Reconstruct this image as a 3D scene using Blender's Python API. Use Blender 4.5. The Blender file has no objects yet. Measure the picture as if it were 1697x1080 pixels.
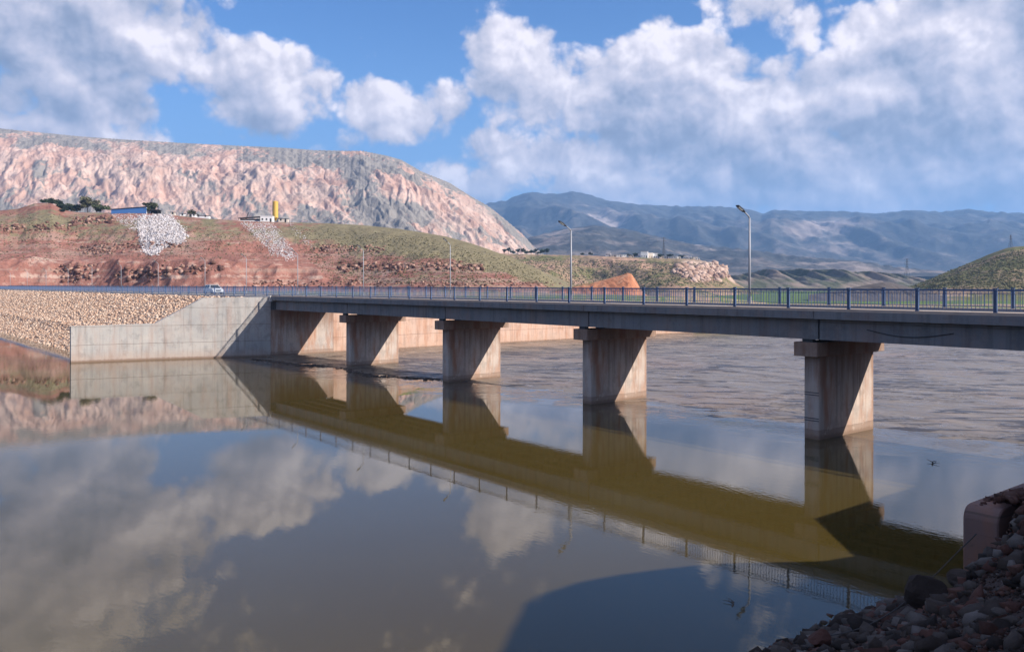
import bpy, bmesh, math, random
import numpy as np
from mathutils import Vector, Matrix
random.seed(7); RNG = np.random.default_rng(7)
R = math.radians
scene = bpy.context.scene
C = bpy.context.scene.collection

# ------------------------------------------------------------------ camera
F = 1410.0 / 1697.0
EYE = 9.0
cam_d = bpy.data.cameras.new("camera")
cam = bpy.data.objects.new("camera", cam_d); C.objects.link(cam)
cam.location = (0, 0, EYE); cam.rotation_euler = (R(90), 0, 0)
cam_d.sensor_width = 36; cam_d.lens = 36 * F
cam_d.shift_y = -68 / 1697.0
cam_d.clip_start = 0.1; cam_d.clip_end = 40000
scene.camera = cam

# ------------------------------------------------------------------ sun
SUN = Vector((0.778, -0.315, 0.543)).normalized()
SUN_EL = math.asin(SUN.z); SUN_AZ = math.atan2(SUN.x, SUN.y)
sd = bpy.data.lights.new("sun", 'SUN'); sd.energy = 5.0; sd.angle = R(0.5); sd.color = (1.0, 0.93, 0.84)
so = bpy.data.objects.new("sun", sd); C.objects.link(so)
so.rotation_euler = SUN.to_track_quat('Z', 'Y').to_euler()

# ------------------------------------------------------------------ world: sky texture and clouds
world = bpy.data.worlds.new("World"); scene.world = world; world.use_nodes = True
scene.view_settings.view_transform = 'Standard'; scene.view_settings.look = 'None'
scene.view_settings.gamma = 1; scene.view_settings.exposure = 0.8
scene.cycles.max_bounces = 6; scene.cycles.volume_bounces = 0
scene.cycles.use_denoising = True
scene.cycles.caustics_reflective = False; scene.cycles.caustics_refractive = False


class NT:
    """small helper to write node trees"""
    def __init__(s, tree): s.t = tree; s.n = tree.nodes; s.l = tree.links
    def node(s, typ, **kw):
        n = s.n.new(typ)
        for k, v in kw.items(): setattr(n, k, v)
        return n
    def put(s, sock, v):
        if hasattr(v, 'is_linked') or isinstance(v, bpy.types.NodeSocket): s.l.new(v, sock)
        elif v is not None:
            if isinstance(v, (tuple, list)) and len(v) == 3 and sock.type == 'RGBA': v = (*v, 1)
            sock.default_value = v
    def m(s, op, a, b=None, c=None, clamp=False):
        n = s.node('ShaderNodeMath', operation=op, use_clamp=clamp)
        s.put(n.inputs[0], a)
        if b is not None: s.put(n.inputs[1], b)
        if c is not None: s.put(n.inputs[2], c)
        return n.outputs[0]
    def vm(s, op, a, b=None, sc=None):
        n = s.node('ShaderNodeVectorMath', operation=op)
        s.put(n.inputs[0], a)
        if b is not None: s.put(n.inputs[1], b)
        if sc is not None: s.put(n.inputs['Scale'], sc)
        return n.outputs['Value'] if op in ('LENGTH', 'DOT_PRODUCT') else n.outputs['Vector']
    def sep(s, v):
        n = s.node('ShaderNodeSeparateXYZ'); s.put(n.inputs[0], v); return n.outputs
    def comb(s, x, y, z):
        n = s.node('ShaderNodeCombineXYZ')
        for i, v in enumerate((x, y, z)): s.put(n.inputs[i], v)
        return n.outputs[0]
    def noise(s, vec, scale, detail=5, rough=0.55, dist=0.0, col=False, dim='3D'):
        n = s.node('ShaderNodeTexNoise', noise_dimensions=dim); s.put(n.inputs['Vector'], vec)
        n.inputs['Scale'].default_value = scale; n.inputs['Detail'].default_value = detail
        n.inputs['Roughness'].default_value = rough; n.inputs['Distortion'].default_value = dist
        return n.outputs['Color' if col else 'Fac']
    def ramp(s, f, stops, interp='LINEAR'):
        n = s.node('ShaderNodeValToRGB'); s.put(n.inputs[0], f); e = n.color_ramp.elements
        n.color_ramp.interpolation = interp
        while len(e) < len(stops): e.new(0.5)
        for i, (p, c) in enumerate(stops):
            e[i].position = p; e[i].color = (*c, 1) if isinstance(c, (tuple, list)) else (c, c, c, 1)
        return n.outputs[0]
    def mr(s, v, a, b, c=0.0, d=1.0, smooth=False):
        n = s.node('ShaderNodeMapRange', interpolation_type='SMOOTHSTEP' if smooth else 'LINEAR')
        s.put(n.inputs[0], v)
        for i, q in enumerate((a, b, c, d)): s.put(n.inputs[i + 1], q)
        return n.outputs[0]
    def mix(s, f, a, b, blend='MIX'):
        n = s.node('ShaderNodeMix', data_type='RGBA', blend_type=blend)
        s.put(n.inputs[0], f); s.put(n.inputs[6], a); s.put(n.inputs[7], b)
        return n.outputs[2]
    def map(s, vec, scale=(1, 1, 1), rot=(0, 0, 0), loc=(0, 0, 0)):
        n = s.node('ShaderNodeMapping'); s.put(n.inputs[0], vec)
        n.inputs['Scale'].default_value = scale; n.inputs['Rotation'].default_value = rot
        n.inputs['Location'].default_value = loc
        return n.outputs[0]


def new_group(name):
    g = bpy.data.node_groups.new(name, 'ShaderNodeTree')
    g.interface.new_socket("P", in_out='INPUT', socket_type='NodeSocketVector')
    g.interface.new_socket("D", in_out='OUTPUT', socket_type='NodeSocketFloat')
    k = NT(g); gi = k.node('NodeGroupInput'); go = k.node('NodeGroupOutput')
    return g, k, gi.outputs[0], go.inputs[0]
def cloud_field():
    """where the cloud masses stand, by heading and elevation"""
    g, k, P, out = new_group("cloud_field")
    warp = k.noise(P, 5.0, 3, 0.55, col=True, dim='2D')
    Pw = k.vm('ADD', P, k.vm('SCALE', k.vm('SUBTRACT', warp, (0.5, 0.5, 0.5)), sc=0.07))
    # blobs: heading, elevation tangent, radii, tilt, weight (given for a 1410 px focal photograph)
    B = [(40, 90, 150, 120, 0, 1.0), (150, 175, 150, 55, 30, .85), (190, 40, 120, 50, -10, .8), (60, 170, 120, 70, 0, .9),
         (280, 88, 92, 66, -10, .85), (430, 150, 115, 78, 12, 1.15), (495, 168, 55, 50, 0, .6),
         (655, 195, 95, 50, 12, 1.0), (730, 175, 42, 42, 0, .5),
         (850, 110, 75, 72, 20, 1.05), (905, 160, 95, 90, 0, 1.0), (1010, 130, 130, 70, -10, 1.05), (1130, 110, 105, 62, 10, .95),
         (1100, 200, 150, 110, 0, 1.1), (960, 262, 190, 62, 0, 1.0), (1200, 260, 200, 75, 0, 1.0),
         (1260, 20, 90, 55, 20, .62), (1340, 40, 60, 60, 0, .5), (1300, 170, 90, 60, -30, .72), (1290, 205, 130, 60, 0, .8),
         (1480, 60, 110, 70, -20, .95), (1620, 60, 170, 110, 0, 1.15), (1520, 170, 170, 110, 0, 1.1), (1700, 220, 200, 130, 0, 1.1),
         (1480, 285, 300, 62, 0, 1.05), (1085, 40, 30, 24, 0, .55), (1375, 122, 40, 26, 0, .9),
         (760, 305, 85, 45, 0, .75), (1000, 300, 190, 42, 0, .9), (1380, 315, 360, 48, 0, .95), (110, 205, 120, 40, 25, .8), (1720, -130, 200, 90, 0, .7), (60, -80, 190, 130, 0, 1.0)]
    field = None
    for (x, y, rx, ry, rot, w) in B:
        az = math.atan((x - 848.5) / 1410); el = (472 - y) / 1410 * math.cos(az)
        c = math.cos(az) ** 2
        d = k.map(k.vm('SUBTRACT', Pw, (az, el, 0)), rot=(0, 0, R(rot)))
        d = k.vm('MULTIPLY', d, (1410 / (rx * (0.75 + 0.25 * c)), 1410 / ry, 0))
        q = k.m('SUBTRACT', 1.0, k.vm('DOT_PRODUCT', d, d))
        q = k.m('MULTIPLY', k.m('MAXIMUM', q, -1.2), w)
        if field is None: field = q
        else:
            n = k.node('ShaderNodeMath', operation='SMOOTH_MAX')
            k.put(n.inputs[0], field); k.put(n.inputs[1], q); n.inputs[2].default_value = 0.28
            field = n.outputs[0]
    # outside the pictured part of the sky: scattered cumulus
    sx = k.sep(P)
    away = k.mr(k.m('ABSOLUTE', sx[0]), 0.62, 0.85, 0, 1, True)
    up = k.mr(sx[1], 0.42, 0.6, 0, 1, True)
    other = k.mr(k.noise(P, 2.6, 2, 0.5, dim='2D'), 0.45, 0.62, -0.9, 0.9)
    field = k.m('MAXIMUM', field, k.m('SUBTRACT', other, k.mr(k.m('MAXIMUM', away, up), 0, 1, 2.2, 0)))
    k.l.new(k.m('MULTIPLY', field, 1.1), out)
    return g
def cloud_detail(fine):
    g, k, P, out = new_group("cloud_detail")
    n1 = k.noise(P, 8.0, 10 if fine else 2, 0.63, dim='2D')
    det = k.m('MULTIPLY', k.m('SUBTRACT', n1, 0.5), 3.0)
    if fine:
        wp = k.vm('ADD', P, k.vm('SCALE', k.noise(P, 14, 2, 0.5, col=True, dim='2D'), sc=0.03))
        v = k.node('ShaderNodeTexVoronoi', feature='F1', voronoi_dimensions='2D'); k.put(v.inputs['Vector'], wp); v.inputs['Scale'].default_value = 26
        v.inputs['Detail'].default_value = 2; v.inputs['Roughness'].default_value = 0.55
        det = k.m('ADD', det, k.m('MULTIPLY', k.m('SUBTRACT', 0.5, v.outputs['Distance']), 0.75))
    k.l.new(det, out)
    return g


CLOUD_RAMP = [(0.0, (0.30, 0.36, 0.50)), (0.28, (0.44, 0.50, 0.66)), (0.55, (0.74, 0.74, 0.88)), (0.8, (1.05, 0.99, 1.08)), (1.0, (1.45, 1.34, 1.38))]
def build_world():
    k = NT(world.node_tree); k.n.clear()
    out = k.node('ShaderNodeOutputWorld'); bg = k.node('ShaderNodeBackground')
    sky = k.node('ShaderNodeTexSky', sky_type='NISHITA', sun_disc=False)
    sky.sun_elevation = SUN_EL; sky.sun_rotation = SUN_AZ
    sky.air_density = 1.0; sky.dust_density = 0.6; sky.ozone_density = 2.5
    tc = k.node('ShaderNodeTexCoord'); D = tc.outputs['Generated']
    x, y, z = k.sep(D)
    az = k.m('ARCTAN2', x, y)
    hyp = k.m('SQRT', k.m('ADD', k.m('MULTIPLY', x, x), k.m('MULTIPLY', y, y)))
    el = k.m('DIVIDE', z, k.m('MAXIMUM', hyp, 0.05))
    el = k.m('MINIMUM', el, 3.0)
    P = k.comb(az, el, 0.0)
    gF, gf, gc = cloud_field(), cloud_detail(True), cloud_detail(False)
    def dens(p, g):
        n = k.node('ShaderNodeGroup', node_tree=g); k.put(n.inputs[0], p); return n.outputs[0]
    P1 = k.vm('ADD', P, (0.012, 0.055, 0))
    f0 = dens(P, gF); f1 = dens(P1, gF)
    e0 = dens(P, gf); e1 = dens(k.vm('ADD', P, (0.006, 0.010, 0)), gf)
    c0 = dens(P, gc); c1 = dens(k.vm('ADD', P, (0.018, 0.026, 0)), gc)
    d0 = k.m('ADD', f0, e0); d2 = k.m('ADD', f1, c1)
    alpha = k.m('MULTIPLY', k.mr(d0, -0.55, 0.20, 0, 1, True), k.mr(el, -0.01, 0.01))
    rim = k.m('SUBTRACT', e0, e1); mid = k.m('ADD', k.m('SUBTRACT', c0, c1), k.m('MULTIPLY', k.m('SUBTRACT', f0, f1), 0.25))
    deep = k.mr(d2, -0.4, 1.6, 0.86, 0.34, True)
    light = k.m('ADD', k.m('ADD', k.m('MULTIPLY', rim, 0.62), k.m('MULTIPLY', mid, 0.42)), deep)
    light = k.mr(light, -0.45, 1.32, 0, 1)
    ccol = k.ramp(light, CLOUD_RAMP)
    ccol = k.vm('SCALE', ccol, sc=9.3)
    # low haze near the horizon
    skyc = k.mix(1.0, sky.outputs[0], (0.80, 1.20, 1.72), 'MULTIPLY')
    hz = k.mr(el, 0.0, 0.34, 0.9, 0.0, True)
    skyc = k.mix(hz, skyc, (3.0, 5.4, 9.4))
    col = k.mix(k.m('MULTIPLY', alpha, k.mr(el, 0.02, 0.17, 0.35, 0.95, True)), skyc, ccol)
    k.l.new(col, bg.inputs[0]); bg.inputs[1].default_value = 0.052
    k.l.new(bg.outputs[0], out.inputs[0])
    world.cycles.sampling_method = 'MANUAL'; world.cycles.sample_map_resolution = 512
build_world()

# ------------------------------------------------------------------ frames and helpers
O4 = Vector((17.85, 49.4, 0))
AX = Vector((0.628, -0.778, 0)).normalized(); BX = Vector((0.778, 0.628, 0)).normalized()
ROT = math.atan2(AX.y, AX.x)
def W(a, b, z=0): return O4 + AX * a + BX * b + Vector((0, 0, z))
def AB(x, y):
    dx = x - O4.x; dy = y - O4.y
    return dx * AX.x + dy * AX.y, dx * BX.x + dy * BX.y
def at(px, py, Y): return Vector(((px - 848.5) / 1410 * Y, Y, EYE + (472 - py) / 1410 * Y))

def tag(o, label=None, cat=None, group=None, kind=None):
    if label: o['label'] = label
    if cat: o['category'] = cat
    if group: o['group'] = group
    if kind: o['kind'] = kind
    return o
def thing(name, loc=(0, 0, 0), rz=0.0, label=None, cat=None, group=None):
    o = bpy.data.objects.new(name, None); C.objects.link(o); o.location = loc; o.rotation_euler = (0, 0, rz)
    o.empty_display_size = 0.5
    return tag(o, label, cat, group)
def link(name, me, mat, parent=None):
    o = bpy.data.objects.new(name, me); C.objects.link(o)
    if mat: me.materials.append(mat)
    if parent is not None: o.parent = parent
    return o
def copy_tree(o, parent=None):
    c = o.copy(); C.objects.link(c); c.parent = parent
    for ch in list(o.children): copy_tree(ch, c)
    return c

class MB:
    def __init__(s): s.bm = bmesh.new()
    def box(s, x0, x1, y0, y1, z0, z1):
        bm = s.bm
        v = [bm.verts.new(p) for p in ((x0,y0,z0),(x1,y0,z0),(x1,y1,z0),(x0,y1,z0),(x0,y0,z1),(x1,y0,z1),(x1,y1,z1),(x0,y1,z1))]
        for f in ((0,3,2,1),(4,5,6,7),(0,1,5,4),(1,2,6,5),(2,3,7,6),(3,0,4,7)): bm.faces.new([v[i] for i in f])
        return s
    def prism(s, pts, y0, y1, axis='y'):
        """polygon pts extruded along an axis: pts are (x,z) for y, (y,z) for x, (x,y) for z"""
        bm = s.bm
        mk = {'y': lambda p, t: (p[0], t, p[1]), 'x': lambda p, t: (t, p[0], p[1]), 'z': lambda p, t: (p[0], p[1], t)}[axis]
        A = [bm.verts.new(mk(p, y0)) for p in pts]; Bv = [bm.verts.new(mk(p, y1)) for p in pts]
        n = len(pts); bm.faces.new(A); bm.faces.new(Bv[::-1])
        for i in range(n): bm.faces.new((A[i], Bv[i], Bv[(i+1) % n], A[(i+1) % n]))
        return s
    def tube(s, path, r, n=8, cap=True):
        path = [Vector(p) for p in path]; rr = r if isinstance(r, (list, tuple)) else [r] * len(path)
        rings = []
        for i, p in enumerate(path):
            d = (path[min(i+1, len(path)-1)] - path[max(i-1, 0)]).normalized()
            up = Vector((0, 0, 1)) if abs(d.z) < 0.95 else Vector((1, 0, 0))
            e1 = d.cross(up).normalized(); e2 = d.cross(e1)
            rings.append([s.bm.verts.new(p + (e1 * math.cos(t) + e2 * math.sin(t)) * rr[i]) for t in [2*math.pi*j/n for j in range(n)]])
        for i in range(len(rings)-1):
            for j in range(n): s.bm.faces.new((rings[i][j], rings[i][(j+1) % n], rings[i+1][(j+1) % n], rings[i+1][j]))
        if cap: s.bm.faces.new(rings[0][::-1]); s.bm.faces.new(rings[-1])
        return s
    def quad(s, *p):
        s.bm.faces.new([s.bm.verts.new(q) for q in p]); return s
    def build(s, name, mat, parent=None, bevel=0, smooth=False):
        bmesh.ops.recalc_face_normals(s.bm, faces=s.bm.faces)
        if bevel: bmesh.ops.bevel(s.bm, geom=list(s.bm.edges), offset=bevel, segments=1, affect='EDGES')
        me = bpy.data.meshes.new(name); s.bm.to_mesh(me); s.bm.free()
        if smooth: me.shade_smooth()
        return link(name, me, mat, parent)

def mesh_np(name, verts, faces, mat, parent=None, smooth=False, attrs=None):
    me = bpy.data.meshes.new(name); n = faces.shape[1]
    me.vertices.add(len(verts)); me.vertices.foreach_set('co', np.asarray(verts, np.float32).ravel())
    me.loops.add(faces.size); me.loops.foreach_set('vertex_index', faces.astype(np.int32).ravel())
    me.polygons.add(len(faces)); me.polygons.foreach_set('loop_start', np.arange(0, faces.size, n, dtype=np.int32))
    me.update(calc_edges=True); me.validate()
    if attrs:
        for kname, arr in attrs.items():
            a = me.attributes.new(kname, 'FLOAT_COLOR', 'POINT')
            col = np.ones((len(verts), 4), np.float32); arr = np.asarray(arr)
            if arr.ndim == 1: col[:, :3] = arr[:, None]
            else: col[:, :3] = arr
            a.data.foreach_set('color', col.ravel())
    if smooth: me.shade_smooth()
    return link(name, me, mat, parent)
def grid_faces(nr, nc):
    i = np.arange(nr - 1)[:, None] * nc + np.arange(nc - 1)[None, :]
    return np.stack([i, i + 1, i + nc + 1, i + nc], -1).reshape(-1, 4)

# numpy gradient noise
def _h(ix, iy, seed):
    h = (ix.astype(np.int64) * 374761393 + iy.astype(np.int64) * 668265263 + seed * 1442695041) & 0xFFFFFFFF
    h = ((h ^ (h >> 13)) * 1274126177) & 0xFFFFFFFF
    return ((h ^ (h >> 16)) & 0xFFFF) / 65536.0 * 2 * np.pi
def pn(x, y, seed=0):
    x = np.asarray(x, float); y = np.asarray(y, float)
    ix = np.floor(x); iy = np.floor(y); fx = x - ix; fy = y - iy
    ux = fx*fx*fx*(fx*(fx*6-15)+10); uy = fy*fy*fy*(fy*(fy*6-15)+10)
    def g(dx, dy):
        t = _h(ix + dx, iy + dy, seed); return np.cos(t) * (fx - dx) + np.sin(t) * (fy - dy)
    a = g(0, 0) * (1 - ux) + g(1, 0) * ux; b = g(0, 1) * (1 - ux) + g(1, 1) * ux
    return (a * (1 - uy) + b * uy) * 1.4
def fbm(x, y, o=5, seed=0, gain=0.5):
    s = 0; A = 1; n = 0
    for i in range(o):
        s = s + A * pn(x * 2**i + i * 17.3, y * 2**i - i * 9.1, seed + i); n += A; A *= gain
    return s / n
def rdg(x, y, o=4, seed=0, gain=0.5):
    s = 0; A = 1; n = 0
    for i in range(o):
        s = s + A * (1 - 2 * np.abs(pn(x * 2**i + i * 7.7, y * 2**i + i * 3.1, seed + i))); n += A; A *= gain
    return s / n
def sst(a, b, x):
    t = np.clip((np.asarray(x, float) - a) / (b - a), 0, 1); return t * t * (3 - 2 * t)

# ------------------------------------------------------------------ materials
def newmat(name):
    m = bpy.data.materials.new(name); m.use_nodes = True; k = NT(m.node_tree)
    b = k.n['Principled BSDF']; return m, k, b
def flat(name, col, rough=0.7, metal=0.0, var=0.15, scale=3.0, bump=0.0, spec=None):
    m, k, b = newmat(name); tc = k.node('ShaderNodeTexCoord').outputs['Object']
    n = k.noise(tc, scale, 6, 0.6)
    c = k.mix(n, tuple(v * (1 - var) for v in col), tuple(min(1, v * (1 + var)) for v in col))
    k.l.new(c, b.inputs['Base Color']); b.inputs['Roughness'].default_value = rough; b.inputs['Metallic'].default_value = metal
    if spec is not None: b.inputs['Specular IOR Level'].default_value = spec
    if bump:
        bp = k.node('ShaderNodeBump'); bp.inputs['Distance'].default_value = bump; k.l.new(k.noise(tc, scale * 4, 8, 0.65), bp.inputs['Height'])
        k.l.new(bp.outputs[0], b.inputs['Normal'])
    return m
def concrete(name, base, tint, rust=0.35, lift=1.75, board=0.28, top=False):
    """board-marked concrete with vertical streaks, lift joints and mud stains (object coordinates, metres)"""
    m, k, b = newmat(name); tc = k.node('ShaderNodeTexCoord').outputs['Object']
    x, y, z = k.sep(tc)
    big = k.noise(tc, 0.35, 6, 0.6); fine = k.noise(tc, 4.0, 8, 0.7)
    streak = k.noise(k.map(tc, (2.6, 2.6, 0.16)), 1.0, 6, 0.65)
    col = k.mix(k.mr(big, 0.35, 0.65), tuple(base), tuple(tint))
    col = k.mix(k.mr(streak, 0.5, 0.70, 0, 0.5), col, tuple(v * 0.42 for v in base))
    blot = k.noise(tc, 0.9, 7, 0.7); col = k.mix(k.mr(blot, 0.52, 0.62, 0, 0.4), col, tuple(v * 0.6 for v in base))
    col = k.mix(k.mr(streak, 0.25, 0.42, 0.5, 0), col, tuple(min(.8, v * 1.25) for v in base))
    rs = k.noise(k.map(tc, (1.1, 1.1, 0.22), loc=(7, 3, 1)), 1.0, 5, 0.6)
    col = k.mix(k.mr(rs, 0.47, 0.68, 0, rust), col, (0.34, 0.135, 0.06))
    # lift joints
    f = k.m('FRACT', k.m('DIVIDE', k.m('ADD', z, k.m('MULTIPLY', big, 0.25)), lift))
    j = k.m('LESS_THAN', f, 0.022)
    f2 = k.m('FRACT', k.m('DIVIDE', z, board)); j2 = k.mr(f2, 0.0, 0.10, 1, 0)
    f3 = k.m('FRACT', k.m('DIVIDE', k.m('ADD', x, y), 2.44)); j3 = k.mr(f3, 0.0, 0.02, 1, 0)
    col = k.mix(k.m('MULTIPLY', j, 0.55), col, (0.10, 0.075, 0.06))
    col = k.mix(k.m('MULTIPLY', j3, 0.06), col, (0.12, 0.09, 0.08))
    col = k.mix(k.m('MULTIPLY', k.m('LESS_THAN', fine, 0.36), 0.45), col, (0.12, 0.09, 0.07))
    # water mark just above the water and pale silt band above it
    if top:
        tz = k.m('ADD', z, k.m('MULTIPLY', k.m('SUBTRACT', streak, 0.5), 5.0))
        col = k.mix(k.mr(tz, 2.2, 5.6, 0, 0.72, True), col, (0.17, 0.085, 0.05))
        sc_ = k.noise(tc, 1.3, 4, 0.7); lowz = k.mr(z, 1.0, 3.4, 0.6, 0)
        col = k.mix(k.m('MULTIPLY', k.mr(sc_, 0.60, 0.64), lowz), col, (0.55, 0.45, 0.38))
    zw = k.m('ADD', z, k.m('MULTIPLY', k.m('SUBTRACT', fine, 0.5), 0.35))
    col = k.mix(k.mr(zw, 0.12, 0.30, 0.85, 0), col, (0.055, 0.035, 0.022))
    col = k.mix(k.m('MULTIPLY', k.mr(zw, 0.3, 1.3, 0.40, 0), 1.0), col, (0.42, 0.27, 0.19))
    k.l.new(col, b.inputs['Base Color']); b.inputs['Roughness'].default_value = 0.85; b.inputs['Specular IOR Level'].default_value = 0.25
    h = k.m('SUBTRACT', k.m('ADD', k.m('MULTIPLY', fine, 0.6), k.m('MULTIPLY', streak, 0.5)), k.m('ADD', k.m('MULTIPLY', j, 1.2), k.m('ADD', k.m('MULTIPLY', j2, 0.25), k.m('MULTIPLY', j3, 0.1))))
    bp = k.node('ShaderNodeBump'); bp.inputs['Distance'].default_value = 0.02; bp.inputs['Strength'].default_value = 0.7
    k.l.new(h, bp.inputs['Height']); k.l.new(bp.outputs[0], b.inputs['Normal'])
    return m
def rockmat(name, cols, rough=0.9, bump=0.05, scale=2.0):
    m, k, b = newmat(name); tc = k.node('ShaderNodeTexCoord').outputs['Object']
    at_ = k.node('ShaderNodeAttribute', attribute_name='rnd').outputs['Fac']
    n = k.noise(tc, scale, 6, 0.65)
    f = k.m('ADD', at_, k.m('MULTIPLY', k.m('SUBTRACT', n, 0.5), 0.5))
    c = k.ramp(f, [(i / (len(cols) - 1), cc) for i, cc in enumerate(cols)])
    k.l.new(c, b.inputs['Base Color']); b.inputs['Roughness'].default_value = rough; b.inputs['Specular IOR Level'].default_value = 0.2
    bp = k.node('ShaderNodeBump'); bp.inputs['Distance'].default_value = bump; k.l.new(k.noise(tc, scale * 5, 8, 0.7), bp.inputs['Height'])
    k.l.new(bp.outputs[0], b.inputs['Normal'])
    return m
def terrain(name, base, alt, veg, pale, scale, bump, bscale, stretch=(1, 1, 1), rot=0.0, speck=None):
    """ground cover from the 'mask' attribute: R vegetation (plus painted cloud shade on mountains), G pale rock, B second earth colour"""
    m, k, b = newmat(name); tc = k.node('ShaderNodeTexCoord').outputs['Object']
    mk = k.node('ShaderNodeAttribute', attribute_name='mask').outputs['Color']; r, g, bl = k.sep(mk)
    n = k.noise(tc, scale, 8, 0.65); tm = k.map(tc, stretch, (0, 0, rot)); n2 = k.noise(tm, scale * 3.1, 8, 0.7)
    def sel(mask, noise, w=0.35):
        return k.mr(k.m('ADD', mask, k.m('MULTIPLY', k.m('SUBTRACT', noise, 0.5), 1.6)), 0.5 - w/2, 0.5 + w/2, 0, 1, True)
    c = k.mix(k.mr(n2, 0.35, 0.65), tuple(v * 0.78 for v in base), tuple(v * 1.2 for v in base))
    c = k.mix(sel(bl, n), c, k.mix(n2, tuple(v * 0.7 for v in alt), tuple(v * 1.3 for v in alt)))
    c = k.mix(sel(g, n2), c, k.mix(n2, tuple(v * 0.75 for v in pale), tuple(v * 1.2 for v in pale)))
    c = k.mix(sel(r, n2, 0.3), c, k.mix(n, tuple(v * 0.6 for v in veg), tuple(v * 1.4 for v in veg)))
    if speck:
        sp = k.noise(tc, speck[0], 3, 0.6)
        c = k.mix(k.mr(sp, 0.60, 0.68, 0, speck[1]), c, speck[2])
    k.l.new(c, b.inputs['Base Color']); b.inputs['Roughness'].default_value = 0.95; b.inputs['Specular IOR Level'].default_value = 0.1
    bp = k.node('ShaderNodeBump'); bp.inputs['Distance'].default_value = bump; bp.inputs['Strength'].default_value = 0.9
    k.l.new(k.noise(tm, bscale, 9, 0.72), bp.inputs['Height']); k.l.new(bp.outputs[0], b.inputs['Normal'])
    return m

# rocks scattered as one mesh
def _ico():
    bm = bmesh.new(); bmesh.ops.create_icosphere(bm, subdivisions=1, radius=1)
    v = np.array([x.co[:] for x in bm.verts]); f = np.array([[q.index for q in x.verts] for x in bm.faces]); bm.free(); return v, f
ICO_V, ICO_F = _ico()
CUB_V = np.array([(x, y, z) for x in (-.62, .62) for y in (-.62, .62) for z in (-.62, .62)], float)
CUB_F = np.array([(0,1,3),(0,3,2),(4,6,7),(4,7,5),(0,4,5),(0,5,1),(2,3,7),(2,7,6),(0,2,6),(0,6,4),(1,5,7),(1,7,3)])
def rocks_np(pts, size, seed=0, flatz=0.7, sharp=0.35, cube=False):
    rng = np.random.default_rng(seed); n = len(pts); BV, BF = (CUB_V, CUB_F) if cube else (ICO_V, ICO_F)
    var = BV[None] * (1 + rng.uniform(-sharp, sharp, (24, len(BV), 1 if not cube else 3)))
    v = var[rng.integers(0, 24, n)] * rng.uniform(0.55, 1.35, (n, 1, 3))
    q = rng.normal(size=(n, 4)); q /= np.linalg.norm(q, axis=1, keepdims=True); w, x, y, z = q.T
    M = np.stack([1-2*(y*y+z*z), 2*(x*y-z*w), 2*(x*z+y*w), 2*(x*y+z*w), 1-2*(x*x+z*z), 2*(y*z-x*w), 2*(x*z-y*w), 2*(y*z+x*w), 1-2*(x*x+y*y)], -1).reshape(n, 3, 3)
    v = np.einsum('nij,nkj->nki', M, v); v[:, :, 2] *= flatz
    v = v * np.asarray(size)[:, None, None] * 0.5 + np.asarray(pts)[:, None, :]
    f = BF[None] + (np.arange(n) * len(BV))[:, None, None]
    return v.reshape(-1, 3), f.reshape(-1, 3), np.repeat(rng.uniform(0, 1, n), len(BV))
def rubble(name, pts, size, mat, seed=0, flatz=0.7, sharp=0.35, cube=False):
    v, f, r = rocks_np(pts, size, seed, flatz, sharp, cube)
    return mesh_np(name, v, f, mat, attrs={'rnd': r})
# ================================================================== SETTING
M_CON = concrete('concrete_grey', (0.17, 0.175, 0.19), (0.22, 0.21, 0.21), rust=0.18)
M_PIER = concrete('concrete_pier', (0.40, 0.345, 0.31), (0.52, 0.42, 0.355), rust=0.75, lift=30, top=True)
M_WALL = concrete('concrete_wall', (0.35, 0.335, 0.32), (0.45, 0.41, 0.375), rust=0.22, lift=2.1)
M_FAR = concrete('concrete_muddy', (0.48, 0.34, 0.27), (0.55, 0.36, 0.27), rust=0.55, lift=2.1)

# ---- water
def water_mat():
    m, k, b = newmat('murky_water'); tc = k.node('ShaderNodeTexCoord').outputs['Object']   # object frame = bridge frame
    x, y, z = k.sep(tc)
    wob = k.noise(tc, 0.05, 5, 0.6); wob2 = k.noise(tc, 0.35, 5, 0.6)
    # upstream water: choppy and silty; its edge runs a little oblique to the bridge
    e = k.m('ADD', k.m('SUBTRACT', y, k.mr(x, -60, 14, -4.5, 6.5)), k.m('ADD', k.m('MULTIPLY', k.m('SUBTRACT', wob, 0.5), 7.0), k.m('MULTIPLY', k.m('SUBTRACT', wob2, 0.5), 2.5)))
    near = k.mr(e, -7.0, -1.0, 0, 1, True)
    deep = k.mix(k.mr(wob, 0.35, 0.65), (0.062, 0.042, 0.010), (0.072, 0.052, 0.016))
    k.l.new(k.mix(near, deep, (0.085, 0.062, 0.040)), b.inputs['Base Color']); b.inputs['Roughness'].default_value = 0.012
    b.inputs['IOR'].default_value = 1.333; b.inputs['Specular IOR Level'].default_value = 0.80
    h_calm = k.m('MULTIPLY', k.noise(k.map(tc, (2.2, 5.5, 1), (0, 0, R(30))), 1.0, 3, 0.5), k.mr(k.noise(tc, 0.045, 3, 0.5), 0.42, 0.62, 0.0004, 0.0022))
    h_far = k.m('MULTIPLY', k.noise(k.map(tc, (0.5, 2.6, 1), (0, 0, R(-48))), 1.0, 5, 0.6), k.m('MULTIPLY', k.m('MULTIPLY', near, k.mr(wob2, .42, .58)), 0.05))
    bp = k.node('ShaderNodeBump'); bp.inputs['Distance'].default_value = 1.0
    k.l.new(k.m('ADD', h_calm, h_far), bp.inputs['Height']); k.l.new(bp.outputs[0], b.inputs['Normal'])
    return m
wv = np.array([(-420, -420, 0), (60, -420, 0), (60, 420, 0), (-420, 420, 0)], float)
water = mesh_np('water', wv, np.array([[0, 1, 2, 3]]), water_mat()); water.location = O4; water.rotation_euler = (0, 0, ROT)
tag(water, kind='structure')

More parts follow.
